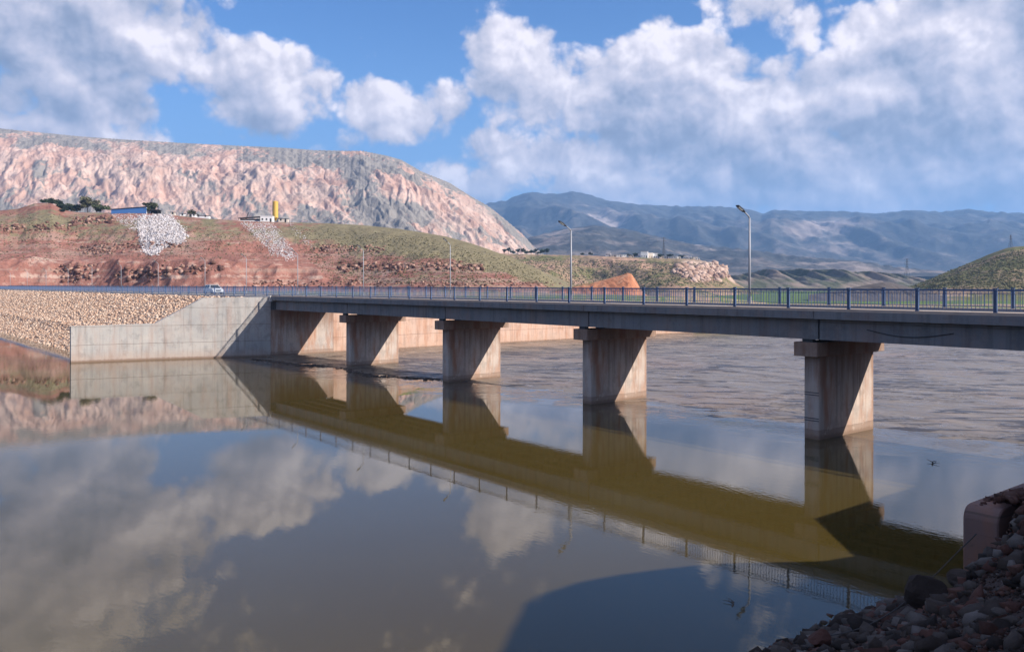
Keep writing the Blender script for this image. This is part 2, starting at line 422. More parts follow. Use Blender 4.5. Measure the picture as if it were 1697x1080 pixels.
# ---- wet silt flat upstream, broken by the water
def silt_mat():
    m, k, b = newmat('wet_silt'); tc = k.node('ShaderNodeTexCoord').outputs['Object']
    mk = k.sep(k.node('ShaderNodeAttribute', attribute_name='mask').outputs['Color'])
    st = k.map(tc, (0.10, 0.6, 1), (0, 0, R(-47))); n = k.noise(st, 1.0, 9, 0.7); n2 = k.noise(tc, 0.7, 8, 0.7); n3 = k.noise(tc, 0.06, 4, 0.6)
    c = k.mix(k.mr(n, 0.36, 0.62), (0.105, 0.082, 0.062), (0.22, 0.172, 0.13))
    c = k.mix(k.mr(n3, 0.50, 0.68, 0, 0.5), c, (0.27, 0.17, 0.115))
    c = k.mix(k.mr(k.m('ADD', mk[0], k.m('MULTIPLY', k.m('SUBTRACT', n2, 0.5), 1.0)), 0.45, 0.62, 0, 0.92), c, (0.030, 0.020, 0.014))
    k.l.new(c, b.inputs['Base Color'])
    k.l.new(k.mr(n2, 0.35, 0.65, 0.22, 0.55), b.inputs['Roughness']); b.inputs['Specular IOR Level'].default_value = 1.0
    bp = k.node('ShaderNodeBump'); bp.inputs['Distance'].default_value = 0.10; k.l.new(k.m('ADD', n, k.m('MULTIPLY', n2, 0.5)), bp.inputs['Height']); k.l.new(bp.outputs[0], b.inputs['Normal'])
    return m
fa = np.concatenate([np.linspace(-75.5, 18.9, 420)]); fb = np.concatenate([np.linspace(-8, 30, 300), np.linspace(30.2, 82, 180)])
FA, FB = np.meshgrid(fa, fb)
def silt_h(a, b):
    c, s_ = math.cos(R(47)), math.sin(R(47)); s = a * c + b * s_; t = -a * s_ + b * c
    e = b - np.interp(a, [-60, 14], [-4.5, 6.5]) + 4.5 * fbm(s / 14, t / 5, 4, 151) + 1.2 * fbm(s / 3, t / 1.2, 3, 152)
    n = fbm(s / 10 , t / 2.4, 5, 153); q = fbm(s / 17 + .3 * n, t / 3.6, 4, 154); q2 = fbm(s / 7, t / 1.5 + .4 * n, 4, 155)
    deb = np.exp(-(q / .055) ** 2) * sst(-.22, .05, fbm(a / 9, b / 9, 3, 156)) + .9 * np.exp(-((q2 - .12) / .06) ** 2) * sst(-.1, .12, fbm(a / 13, b / 13, 3, 157)) + .8 * np.exp(-((q2 + .22) / .04) ** 2) * sst(-.05, .15, fbm(a / 8, b / 16, 3, 160))
    deb = np.clip(deb, 0, 1) + .9 * np.exp(-((e - .9) / .35) ** 2) * sst(0, .2, fbm(a / 7, b / 7, 3, 158))
    z = -.16 + .185 * sst(-1, 3.5, e) + .060 * n + .03 * rdg(s / 5, t / 1.1, 3, 159) + .05 * deb * sst(0, 3, e)
    return np.where(e < -4, -.4, z), deb
FZ, FD = silt_h(FA, FB)
silt = mesh_np('silt_flat', np.stack([FA, FB, FZ], -1).reshape(-1, 3), grid_faces(*FA.shape), silt_mat(), smooth=True, attrs={'mask': np.stack([FD, FD, FD], -1).reshape(-1, 3)})
silt.location = O4; silt.rotation_euler = (0, 0, ROT); tag(silt, kind='structure')

# ---- terrain heights in the bridge frame
def emb(b, top=7.3, k=0.44, b0=-2.2):
    """road embankment: level at the road, sloping to the water, with a small berm"""
    z = top + k * (b - b0)
    return np.where(b > b0, top, z + 0.25 * np.exp(-((z - 2.3) / 0.35) ** 2))
def bank(a, b):
    """near right bank: rocky slope to the water, spoil heap beside the wing wall"""
    a, b = np.broadcast_arrays(np.asarray(a, float), np.asarray(b, float))
    d = a - 15.0 - 0.5 * fbm(a * .25, b * .25, 3, 5)
    z = np.interp(d, [-20, 0, 4.2, 6.0, 9.0, 13.0, 20, 60], [-14, 0, 2.25, 3.5, 5.0, 6.2, 7.2, 7.4])
    q = a - (27.2 - .365 * (b + 44.9))                       # distance to the right of the pictured slope
    heap_b = sst(-46, -36, b) * (1 - sst(-13.5, -8.5, b))
    heap = (5.4 + 3.0 * np.exp(-((b + 17) / 4.2) ** 2 / 2)) * np.exp(-((a - 28.8) / 4.4) ** 2 / 2) * heap_b * sst(0.9, 4.6, q)
    mound = 1.7 * np.exp(-(((a - 22.2) / 1.35) ** 2 + ((b + 27.0) / 1.6) ** 2) / 2)
    behind = np.clip(3.95 + 3.2 * sst(-16, -8, b), 0, 7.3)     # fill kept by the wall
    w = sst(-26.4, -25.4, b) * sst(19.6, 20.0, a)
    z = np.where(a > 19.9, z * (1 - w) + np.maximum(behind, np.minimum(z, 7.2)) * w, z)
    z = z + heap * sst(19.9, 23.5, a) + mound
    z = np.where((b > -24.5) & (a < 19.9), z - 1.4 * sst(-24.5, -15, b), z)
    near = np.exp(-((b + 40) ** 2 + (a - 24) ** 2) / 60)
    return z + 0.20 * fbm(a * .8, b * .8, 4, 9) * (1 - w * 0.6) * (1 - .5 * near)
def ground_h(a, b):
    a, b = np.broadcast_arrays(np.asarray(a, float), np.asarray(b, float))
    z = np.full(a.shape, -3.0)
    X = O4.x + AX.x * a + BX.x * b; Y = O4.y + AX.y * a + BX.y * b
    far = sst(300, 345, Y + 25 * fbm(X / 90, Y / 90, 3, 1)); z = z + far * 4.6
    left = (a < -76.2)
    lh = 6.6 + 0.5 * fbm(a / 25, b / 25, 4, 3) - 5.0 * sst(0, 60, (b - 86) + 0.35 * (a + 76))
    lh = np.where(b > 8.3, lh, np.where(b > -1.9, 7.35, emb(b) - 0.12))
    lh = np.maximum(lh, -3.0)
    z = np.where(left & ((b > -1.9) | (a < -84)), lh, z)
    right = a > 19.8
    rh = np.where(b > 8.3, 7.0, 7.35) + 0 * a
    z = np.where(right & (b > -7), rh, z)
    z = np.where((a > 13) & (b <= -7), np.maximum(bank(a, b) - 1.6, -3), z)
    z = np.where((a > 60) & (b <= -7), 6.2, z)
    z = np.where((a > -330) | (b > 8), z, np.where(b > -26, z, z))
    return z
def lines_(*segs):
    out = []
    for s in segs: out += list(np.linspace(*s))
    return np.unique(np.round(np.array(out), 3))
ga = lines_((-6500, -1200, 24), (-1200, -420, 20), (-420, -76.6, 90), (-76.25, -76.15, 2), (-75, 12, 12), (13, 60, 60), (19.75, 19.85, 2), (64, 400, 20), (400, 3200, 24))
gb = lines_((-900, -60, 24), (-60, -26, 36), (-25.6, -2, 40), (-1.95, -1.85, 2), (8.25, 8.35, 2), (9, 130, 60), (135, 500, 60), (500, 6200, 60))
GA, GB = np.meshgrid(ga, gb)
GZ = ground_h(GA, GB)
GX = O4.x + AX.x * GA + BX.x * GB; GY = O4.y + AX.y * GA + BX.y * GB
gm = np.zeros((GA.size, 3)); gm[:, 0] = (0.48 + 0.4 * fbm(GX / 60, GY / 60, 4, 8)).ravel() + 0.35 * ((GY > 330) & (GX > 60)).ravel(); gm[:, 2] = (0.4 + 0.5 * fbm(GX / 40, GY / 40, 3, 12)).ravel()
ground = mesh_np('ground', np.stack([GX, GY, GZ], -1).reshape(-1, 3), grid_faces(*GA.shape),
                 terrain('valley_ground', (0.30, 0.20, 0.15), (0.36, 0.26, 0.19), (0.10, 0.15, 0.045), (0.4, 0.36, 0.3), 0.05, 0.6, 0.4), attrs={'mask': gm})
tag(ground, kind='structure')

# ---- hills: real relief meshes at their own distances
class Ridge:
    def __init__(s, name, prof, px0, px1, nc, nr, yrim, yfoot, zfoot, shape, disp, mask, mat, back=0.35, smooth=True, zback=None, soft=9, kind='structure'):
        px = np.linspace(px0, px1, nc); s.px = px
        P = np.array(prof, float); T = (472 - np.interp(px, P[:, 0], P[:, 1])) / 1410
        if callable(yrim): Yr = yrim(px)
        else: Yr = np.full(nc, float(yrim))
        Yf = yfoot(px) if callable(yfoot) else np.full(nc, float(yfoot))
        nb = max(4, int(nr * 0.25)); t = np.concatenate([np.linspace(0, 1, nr), 1 + np.linspace(0, 1, nb + 1)[1:] * back * 4])
        tt = t[:, None]; Y = Yf + (Yr - Yf) * tt
        X = (px - 848.5) / 1410 * Y
        zr = EYE + T * Yr
        sh = shape(np.clip(tt, 0, 1), px[None, :])
        Z = zfoot + (zr - zfoot) * sh
        bk = np.clip(tt - 1, 0, None) / max(back * 4, 1e-3)
        zb = zfoot if zback is None else zback
        Z = Z + (zb - zr) * (bk ** 1.6) * 0.85
        D = disp(X, Y, tt * np.ones_like(X), px[None, :] * np.ones_like(X)); Z = Z + D
        for _ in range(4):                                   # keep the skyline where it is
            rat = (Z - EYE) / Y; mx = rat.max(0); dlt = T - mx
            if soft: kk = np.ones(soft) / soft; dlt = np.convolve(np.pad(dlt, soft, mode='edge'), kk, 'same')[soft:-soft]
            Z = Z + dlt * Y * sst(0.0, 0.8, tt)
        s.X, s.Y, s.Z = X, Y, Z; s.nr = nr
        mkv = mask(X, Y, Z, tt * np.ones_like(X), px[None, :] * np.ones_like(X))
        s.obj = mesh_np(name, np.stack([X, Y, Z], -1).reshape(-1, 3), grid_faces(*X.shape), mat, smooth=smooth, attrs={'mask': np.stack(mkv, -1).reshape(-1, 3)})
        tag(s.obj, kind=kind)
    def on(s, px, py):
        """the surface point seen at heading px and height py"""
        j = int(np.clip(np.searchsorted(s.px, px), 1, len(s.px) - 1)); f = (px - s.px[j-1]) / (s.px[j] - s.px[j-1])
        Y = s.Y[:, j-1] * (1-f) + s.Y[:, j] * f; Z = s.Z[:, j-1] * (1-f) + s.Z[:, j] * f
        p = 472 - (Z - EYE) / Y * 1410
        k = np.where(p <= py)[0]; k = k[0] if len(k) else int(np.argmin(p))
        if k == 0: y, z = Y[0], Z[0]
        else:
            g = (p[k-1] - py) / max(p[k-1] - p[k], 1e-6); g = min(max(g, 0), 1); y = Y[k-1]*(1-g)+Y[k]*g; z = Z[k-1]*(1-g)+Z[k]*g
        return Vector(((px - 848.5) / 1410 * y, y, z))

# far blue range; dark scrub tone paints in its cloud shade, broken by pale patches
M_RANGE = terrain('far_range_scrub_shade', (0.17, 0.145, 0.13), (0.30, 0.24, 0.21), (0.062, 0.062, 0.060), (0.40, 0.33, 0.30), 0.0016, 25, 0.006)
def range_disp(X, Y, t, p):
    return 170 * rdg(X / 620 + t * .8, Y / 1700, 4, 31, .45) * np.sin(np.pi * np.clip(t, 0, 1) ** .8) * (t < 1) + 22 * fbm(X / 130, Y / 130, 4, 33) * sst(0, .2, t)
far_range = Ridge('mountains', [(500, 420), (700, 372), (812, 336), (840, 332), (856, 324), (880, 318), (905, 321), (930, 321), (948, 317), (975, 322), (1005, 332), (1060, 339), (1130, 342), (1190, 342), (1240, 346), (1262, 354), (1283, 348), (1340, 350), (1400, 350), (1450, 354), (1510, 348), (1560, 351), (1605, 346), (1640, 351), (1697, 353), (1900, 360), (2200, 380)],
    560, 2150, 520, 150, 6600, 3900, 60, lambda t, p: t ** 1.25, range_disp,
    lambda X, Y, Z, t, p: (0.70 + 0.35 * fbm(X / 900, Y / 900, 4, 41) + .2 * sst(.7, 1, t) - 0.5 * np.exp(-(((p - 1000) / 45) ** 2 + ((t - .62) / .2) ** 2)) - 0.42 * np.exp(-(((p - 1375) / 70) ** 2 + ((t - .5) / .25) ** 2)),
                           0.15 + 0.6 * np.exp(-(((p - 1000) / 45) ** 2 + ((t - .62) / .18) ** 2)) + 0.5 * np.exp(-(((p - 1375) / 75) ** 2 + ((t - .5) / .25) ** 2)), 0.45 + 0.3 * fbm(X / 500, Y / 500, 3, 43)), M_RANGE, back=.12)
# lower shoulders in front of it
low_range = Ridge('foothills', [(760, 420), (860, 398), (930, 380), (985, 373), (1040, 380), (1090, 392), (1150, 405), (1230, 412), (1320, 424), (1420, 432), (1500, 444), (1600, 455), (1800, 462)],
    760, 1900, 380, 90, lambda p: 3300 + 0 * p, 2100, 30, lambda t, p: t ** .9,
    lambda X, Y, t, p: 34 * rdg(X / 260 + t, Y / 500, 5, 51) * np.sin(np.pi * np.clip(t, 0, 1)) + 8 * fbm(X / 60, Y / 60, 4, 52) * sst(0, .2, t),
    lambda X, Y, Z, t, p: (0.62 + 0.4 * fbm(X / 300, Y / 120, 4, 53), 0.30 + 0.9 * np.exp(-((t - .93 - .03 * fbm(X / 200, Y / 9000, 2, 3)) / .035) ** 2) + 0.7 * np.exp(-((t - .60) / .03) ** 2), 0.5 + 0.4 * fbm(X / 200, Y / 200, 3, 54)), M_RANGE)
# pink rock massif
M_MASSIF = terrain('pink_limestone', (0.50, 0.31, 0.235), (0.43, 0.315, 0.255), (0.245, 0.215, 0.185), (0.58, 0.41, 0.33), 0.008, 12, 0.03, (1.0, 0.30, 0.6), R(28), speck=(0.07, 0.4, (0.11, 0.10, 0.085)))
def mas_rib(X, Y):
    g = X + 0.62 * (Y - 1900); q = fbm(X / 260, Y / 500, 3, 64) * 55 + fbm(X / 50, Y / 120, 3, 77) * 9
    big = rdg((g + q) / 230, Y / 1500, 1, 61)
    cut = lambda n, w: np.exp(-(n / w) ** 2)
    q = q + fbm(X / 120, Y / 160, 3, 83) * 45; med = .62 * rdg((g + q) / 120, Y / 420, 4, 62, .55) + .40 * rdg(X / 75, Y / 110, 3, 75) - .25; fin = .7 * rdg((g + q) / 34, Y / 130, 3, 63) - .35 * cut(pn((g + q) / 45, Y / 300, 76), .10)
    am = .12 + 1.1 * sst(-.22, .25, fbm(g / 150, Y / 240, 3, 74))
    return big, med * am, fin * (1.3 - .5 * am)
def mas_disp(X, Y, t, p):
    big, med, fin = mas_rib(X, Y)
    env = np.sin(np.pi * np.clip(t, 0, 1) ** 1.1) ** .7
    band = sst(.22, .40, t + .10 * fbm(X / 90, 0 * X, 3, 80)) * (1 - sst(.66, .80, t + .16 * fbm(X / 70, 0 * X + 4, 3, 81)))
    return ((12 * big + 34 * med) * (.35 + .65 * band) + 9 * fin * (.35 + .75 * band)) * env * (t < 1) + (5 * fbm(X / 40, Y / 50, 3, 79) + 4.5 * fbm(X / 13, Y / 20, 4, 66)) * sst(0, .1, t) * (1 - .5 * sst(.95, 1, t))
def mas_mask(X, Y, Z, t, p):
    big, med, fin = mas_rib(X, Y); zt = Z[np.argmin(np.abs(t[:, 0] - 1))][None, :]; hf = (Z - 40) / np.maximum(zt - 40, 20)
    g = X + 0.62 * (Y - 1900)
    tc = .86 - .10 * sst(150, 600, p) + .09 * fbm(g / 110, 0 * g + 3, 4, 68) + .05 * fbm(X / 40, Y / 40, 3, 72)
    top = sst(tc - .02, tc + .02, hf)
    bc = .40 + .16 * fbm(g / 130, 0 * g + 9, 4, 69) - .25 * sst(640, 800, p) + .08 * med
    low = 1 - sst(bc - .04, bc + .04, hf)
    gully = (1 - sst(-.5, .1, med)) * .35 + (1 - sst(-.8, -.3, fin)) * .25
    veg = .16 + gully * (1 - .5 * low) + .46 * top + .30 * low + 1.05 * fbm(g / 100, Y / 150, 5, 67) + .42 * fbm(X / 11, Y / 16, 3, 82)
    left = .30 * (1 - sst(60, 190, p)) * sst(-.2, .3, fbm(X / 60, Y / 60, 3, 73))
    shade_patch = np.exp(-(((p - 640) / 85) ** 2 + ((hf - .38) / .26) ** 2)) + .75 * np.exp(-(((p - 560) / 55) ** 2 + ((hf - .80) / .2) ** 2)) + .6 * np.exp(-(((p - 800) / 45) ** 2 + ((hf - .35) / .25) ** 2))  # cloud shadow painted in as scrub tone; last term is a grey area
    return (np.clip(veg + left + .62 * shade_patch, 0, 1.15), 0.34 + .3 * fin + .3 * fbm(X / 60, Y / 60, 3, 70), 0.4 + .5 * fbm(X / 140, Y / 200, 3, 71))
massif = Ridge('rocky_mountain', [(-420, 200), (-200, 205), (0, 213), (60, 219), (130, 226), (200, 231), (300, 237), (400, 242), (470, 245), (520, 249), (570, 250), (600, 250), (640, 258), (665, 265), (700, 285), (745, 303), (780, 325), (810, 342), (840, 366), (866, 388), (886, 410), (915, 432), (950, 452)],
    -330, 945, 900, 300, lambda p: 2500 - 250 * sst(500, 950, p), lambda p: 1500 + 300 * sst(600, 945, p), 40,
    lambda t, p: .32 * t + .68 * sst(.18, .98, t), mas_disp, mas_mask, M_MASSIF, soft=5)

# village hill in the middle distance
M_GREENHILL = terrain('grassy_slope', (0.27, 0.185, 0.12), (0.40, 0.24, 0.17), (0.135, 0.13, 0.055), (0.42, 0.31, 0.24), 0.03, 1.2, 0.12, speck=(0.7, 0.5, (0.09, 0.08, 0.05)))
def cliff_w(p, t): return np.exp(-(((p - 1170) / 42) ** 2)) * np.exp(-((t - .68) / .14) ** 2)
village_hill = Ridge('plateau_hill', [(600, 425), (800, 418), (850, 421), (900, 422), (960, 423), (1040, 426), (1100, 428), (1150, 429), (1180, 435), (1198, 441), (1207, 455), (1222, 470), (1240, 480), (1300, 500)],
    640, 1290, 420, 150, lambda p: 900 + 40 * np.sin(p / 60), lambda p: 600 + 90 * np.sin(p / 48), 1.5,
    lambda t, p: (sst(-.05, .98, t) * .55 + .45 * t) * (1 - .22 * np.exp(-((p - 1170) / 40) ** 2) * (1 - sst(.55, .72, t))),
    lambda X, Y, t, p: 6.5 * rdg(X / 55 + .3 * t, Y / 150, 4, 81) * np.sin(np.pi * np.clip(t, 0, 1)) + 1.2 * fbm(X / 9, Y / 12, 4, 82) * (1 + 2.5 * cliff_w(p, t)),
    lambda X, Y, Z, t, p: (0.44 + .55 * fbm(X / 60, Y / 80, 4, 83) - .5 * cliff_w(p, t) - .25 * np.exp(-((p - 1010) / 40) ** 2) * sst(.4, .6, t), 0.25 + .9 * cliff_w(p, t), .42 + .5 * fbm(X / 40, Y / 40, 3, 84)), M_GREENHILL, zback=8)
# eroded grey badlands
M_BAD = terrain('grey_badland', (0.15, 0.135, 0.12), (0.24, 0.185, 0.15), (0.08, 0.085, 0.055), (0.42, 0.36, 0.31), 0.012, 3, 0.05)
badlands = Ridge('badlands', [(1150, 470), (1210, 458), (1260, 449), (1330, 446), (1400, 449), (1450, 452), (1490, 454), (1530, 462), (1570, 474), (1640, 480)],
    1160, 1640, 320, 100, 1400, 1020, 1.5, lambda t, p: t ** .85,
    lambda X, Y, t, p: 30 * rdg(X / 44 + 1.2 * t, Y / 420, 3, 91) * np.sin(np.pi * np.clip(t, 0, 1) ** .9) + 2.5 * fbm(X / 14, Y / 40, 4, 92) * sst(0, .2, t),
    lambda X, Y, Z, t, p: (0.50 + .5 * fbm(X / 70, Y / 70, 4, 93), .3 + .5 * sst(.85, 1, t), .45 + .5 * fbm(X / 60, Y / 60, 3, 94)), M_BAD)
M_RED = terrain('red_earth', (0.26, 0.118, 0.09), (0.30, 0.185, 0.145), (0.19, 0.16, 0.095), (0.38, 0.26, 0.21), 0.06, 0.9, 0.28, speck=(0.9, 0.75, (0.09, 0.05, 0.038)))
# orange mound behind the road
M_ORANGE = terrain('orange_earth', (0.40, 0.165, 0.09), (0.43, 0.21, 0.125), (0.22, 0.16, 0.08), (0.45, 0.27, 0.17), 0.08, 0.6, 0.5)
orange = Ridge('earth_mound', [(900, 486), (950, 474), (990, 466), (1030, 456), (1040, 452), (1047, 454), (1056, 468), (1062, 480), (1075, 492)],
    895, 1078, 110, 60, 300, 262, 1.5, lambda t, p: t ** .8,
    lambda X, Y, t, p: 0.8 * rdg(X / 5, Y / 40, 3, 101) * np.sin(np.pi * np.clip(t, 0, 1)) + .25 * fbm(X / 2, Y / 3, 3, 102),
    lambda X, Y, Z, t, p: (0.1 + .2 * fbm(X / 6, Y / 6, 3, 103) + .5 * (p < 985) * sst(.8, .95, t), .2 + .2 * t, .3 + .4 * fbm(X / 7, Y / 9, 3, 104)), M_ORANGE, back=.12, zback=0, soft=3)
# dark mound and green hill on the right
dark_mound = Ridge('dark_earth_mound', [(1340, 488), (1385, 482), (1430, 473), (1465, 467), (1478, 468), (1500, 474), (1540, 484), (1570, 492)],
    1340, 1570, 110, 50, 420, 385, 1.5, lambda t, p: t, lambda X, Y, t, p: 1.3 * rdg(X / 8, Y / 60, 3, 111) * np.sin(np.pi * np.clip(t, 0, 1)),
    lambda X, Y, Z, t, p: (0.2 + 0 * X, .1 + 0 * X, .5 + .5 * fbm(X / 9, Y / 9, 3, 112)), flat('dark_soil', (0.075, 0.06, 0.055), .95, var=.4, scale=.2, bump=.3), back=.12, zback=0, soft=3)
M_RIGHT = terrain('green_brown_slope', (0.27, 0.185, 0.125), (0.34, 0.23, 0.16), (0.125, 0.125, 0.05), (0.42, 0.33, 0.26), 0.045, 0.9, 0.18, speck=(0.6, 0.55, (0.06, 0.07, 0.035)))
right_hill = Ridge('green_hill', [(1440, 486), (1500, 477), (1530, 467), (1560, 454), (1600, 438), (1640, 421), (1665, 412), (1680, 409), (1697, 408), (1750, 402), (1830, 392), (1950, 380), (2150, 372), (2350, 380)],
    1440, 2300, 420, 120, lambda p: 560 + .25 * (1900 - p), lambda p: 395 + 0 * p, 1.5, lambda t, p: .75 * t + .25 * sst(0, 1, t),
    lambda X, Y, t, p: 2.6 * rdg(X / 40 + .5 * t, Y / 90, 4, 121) * np.sin(np.pi * np.clip(t, 0, 1)) + .7 * fbm(X / 8, Y / 9, 4, 122) * sst(0, .1, t),
    lambda X, Y, Z, t, p: (0.46 + .6 * fbm(X / 45, Y / 60, 4, 123) + .15 * sst(.2, .5, t), .2 + .3 * sst(.75, .9, 1 - t), .4 + .5 * fbm(X / 30, Y / 30, 3, 124)), M_RIGHT, zback=5)
# red river bank with its plateau
def red_shape(t, p):
    s = .30 * sst(0, .16, t) + .14 * sst(.16, .40, t) + .30 * sst(.38, .60, t) + .26 * sst(.60, 1.0, t)
    r = .5 * t + .5 * sst(-.1, 1.0, t)
    w = sst(460, 620, p); return s * (1 - w) + r * w
def red_disp(X, Y, t, p):
    w = 1 - sst(420, 640, p)
    n = fbm(X / 26, Y / 26, 5, 131) * 2.4
    ledge = np.clip(rdg(X / 15, Y / 30 + t, 3, 132), -.3, 1) * 3.4 * np.exp(-((t - .09) / .06) ** 2) * (0.25 + w) + .35 * np.sin((t * 30 + 2 * fbm(X / 40, Y / 40, 3, 144)) * 2) * w + rdg(X / 8, Y / 20, 3, 133) * 1.0 * np.exp(-((t - .5) / .06) ** 2)
    return n * np.sin(np.pi * np.clip(t, 0, 1)) ** .7 + ledge + .5 * fbm(X / 4, Y / 5, 4, 134) * sst(0, .04, t) * (1.15 - sst(.9, 1.0, t))
def red_mask(X, Y, Z, t, p):
    w = sst(470, 640, p); n = fbm(X / 30, Y / 40, 5, 135); h = t
    strata = .6 * pn(Z * .55 + 1.2 * fbm(X / 60, Y / 60, 3, 140), 0 * Z + 5.5, 141) + .6 * pn(Z * 1.7 + 1.2 * fbm(X / 40, Y / 40, 3, 142), 0 * Z + 2.5, 143)
    veg = (.20 + .60 * sst(.35, .62, h) * (1 - .7 * np.exp(-((h - .9) / .07) ** 2) * (1 - w)) + .15 * w) + .48 * n
    veg = veg * (.75 + .25 * w) + .04 * w * sst(.05, .3, h)
    veg = veg + .55 * np.exp(-(((p - 590) / 55) ** 2 + ((h - .82) / .1) ** 2)) + .5 * np.exp(-(((p - 345) / 10) ** 2 + ((h - .88) / .06) ** 2))
    pale = .22 + .25 * fbm(X / 12, Y / 12, 4, 136) + (.34 * np.exp(-((h - .13) / .010) ** 2) + .30 * np.exp(-((h - .34) / .02) ** 2)) * (1 - w) * sst(-.2, .3, fbm(X / 20, Y / 60, 2, 139)) + .12 * w
    return (np.clip(veg, 0, 1.2), pale + .45 * strata * (1 - w), .35 + .5 * fbm(X / 22, Y / 50, 4, 137) + .2 * w - .5 * strata)
red_hill = Ridge('red_bank', [(-420, 372), (-200, 362), (-60, 352), (0, 349), (30, 346), (58, 337), (85, 337), (105, 348), (130, 352), (190, 353), (250, 354), (300, 358), (340, 362), (400, 366), (460, 368), (540, 370), (600, 373), (660, 379), (700, 385), (740, 392), (780, 403), (810, 413), (840, 424), (870, 437), (900, 450), (930, 463), (960, 477), (990, 490)],
    -330, 990, 900, 190, lambda p: 470 - 90 * sst(500, 960, p), lambda p: 315 - 45 * sst(300, 900, p) + 14 * np.sin(p / 70), 5.2, red_shape, red_disp, red_mask, M_RED, back=.5, zback=20, soft=3)
# ================================================================== EMBANKMENTS, BANK
M_RIP = rockmat('pale_riprap', [(0.36, 0.21, 0.14), (0.50, 0.33, 0.23), (0.58, 0.42, 0.31), (0.64, 0.50, 0.39)], bump=.04)
M_FILL = flat('embankment_fill', (0.38, 0.25, 0.175), .95, var=.4, scale=.8, bump=.1)
def wing_a(b):   # outer line of the far wing wall
    return np.interp(b, [-23.5, -22.8, -14.1, -1.1, 90], [-76.2, -81.4, -79.6, -75.6, -75.6])
sa = np.linspace(-420, -75.9, 230); sb = np.concatenate([np.linspace(-27, -2.0, 60)])
SA, SB = np.meshgrid(sa, sb); SAc = np.minimum(SA, wing_a(SB) - .5)
SZ = emb(SB) + .06 * fbm(SAc, SB, 3, 201)
P_ = O4.x + AX.x * SAc + BX.x * SB, O4.y + AX.y * SAc + BX.y * SB
slope = mesh_np('embankment', np.stack([P_[0], P_[1], SZ], -1).reshape(-1, 3), grid_faces(*SA.shape), M_FILL); tag(slope, kind='structure')
n = 26000
ra = -76 - 255 * RNG.uniform(0, 1, n) ** 1.25; rb = RNG.uniform(-20.2, -1.9, n)
keep = ra < wing_a(rb) - 1.0; ra, rb = ra[keep], rb[keep]
rz = emb(rb)
rs = RNG.uniform(.24, .56, len(ra)) * (1 + .25 * sst(150, 300, -ra))
pts = np.stack([O4.x + AX.x * ra + BX.x * rb, O4.y + AX.y * ra + BX.y * rb, rz + .03], -1)
o = rubble('riprap', pts, rs, M_RIP, 3, .6, .3, True); tag(o, 'pale orange broken rocks covering the road embankment above the water', 'riprap', kind='stuff')

# near right bank
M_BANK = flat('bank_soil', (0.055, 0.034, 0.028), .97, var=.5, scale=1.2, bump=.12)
ba = np.linspace(13.5, 62, 200); bb = np.concatenate([np.linspace(-75, -36, 60), np.linspace(-35.7, -26.05, 50), np.linspace(-25.95, -7, 60)])
BA_, BB_ = np.meshgrid(ba, bb)
BAc = np.where((BB_ > -25.9) & (BA_ < 19.75), 19.75, BA_)
BZ = bank(BAc, BB_)
nb_ = mesh_np('bank', np.stack([O4.x + AX.x * BAc + BX.x * BB_, O4.y + AX.y * BAc + BX.y * BB_, BZ], -1).reshape(-1, 3), grid_faces(*BA_.shape), M_BANK)
tag(nb_, kind='structure')
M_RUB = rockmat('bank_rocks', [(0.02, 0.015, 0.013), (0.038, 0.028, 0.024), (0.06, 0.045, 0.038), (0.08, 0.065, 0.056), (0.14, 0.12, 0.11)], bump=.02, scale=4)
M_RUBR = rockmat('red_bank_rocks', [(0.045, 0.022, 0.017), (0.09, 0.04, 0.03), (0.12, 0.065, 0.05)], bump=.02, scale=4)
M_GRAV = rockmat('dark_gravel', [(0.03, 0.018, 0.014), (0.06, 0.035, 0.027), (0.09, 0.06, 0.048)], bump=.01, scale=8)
def scatter_bank(n, s0, s1, a0=14.5, a1=27, b0=-46, b1=-18, pw=2.5, seed=1):
    rng = np.random.default_rng(seed)
    a = rng.uniform(a0, a1, n); b = b1 - (b1 - b0) * rng.uniform(0, 1, n); s = s0 + (s1 - s0) * rng.uniform(0, 1, n) ** pw
    X = O4.x + AX.x * a + BX.x * b; Y = O4.y + AX.y * a + BX.y * b; dist = np.hypot(X, Y)
    k = (dist > 2.2) & (X > .05 * Y) & (X < .85 * Y + 2); a, b, s, dist = a[k], b[k], s[k], dist[k]
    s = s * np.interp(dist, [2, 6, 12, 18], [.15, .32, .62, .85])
    k = ~((b > -26.1) & (a > 18.9 - s * .6) & (a < 19.8 + s * .6)); a, b, s = a[k], b[k], s[k]
    z = bank(a, b); return np.stack([O4.x + AX.x * a + BX.x * b, O4.y + AX.y * a + BX.y * b, z + s * .12], -1), s
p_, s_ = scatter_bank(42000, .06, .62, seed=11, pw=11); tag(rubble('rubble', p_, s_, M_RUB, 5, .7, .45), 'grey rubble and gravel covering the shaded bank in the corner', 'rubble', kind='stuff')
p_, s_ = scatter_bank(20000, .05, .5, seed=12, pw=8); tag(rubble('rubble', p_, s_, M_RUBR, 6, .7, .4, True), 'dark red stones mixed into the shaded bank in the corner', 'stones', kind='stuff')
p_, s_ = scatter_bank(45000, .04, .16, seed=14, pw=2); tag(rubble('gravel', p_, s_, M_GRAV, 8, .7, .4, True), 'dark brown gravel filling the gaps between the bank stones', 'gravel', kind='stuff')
p_, s_ = scatter_bank(1500, .15, .5, 20.5, 34, -34, -9, 2, seed=13); tag(rubble('rubble', p_, s_, M_RUBR, 7, .8, .4), 'brown rubble on the spoil heap behind the end wall', 'rubble', kind='stuff')

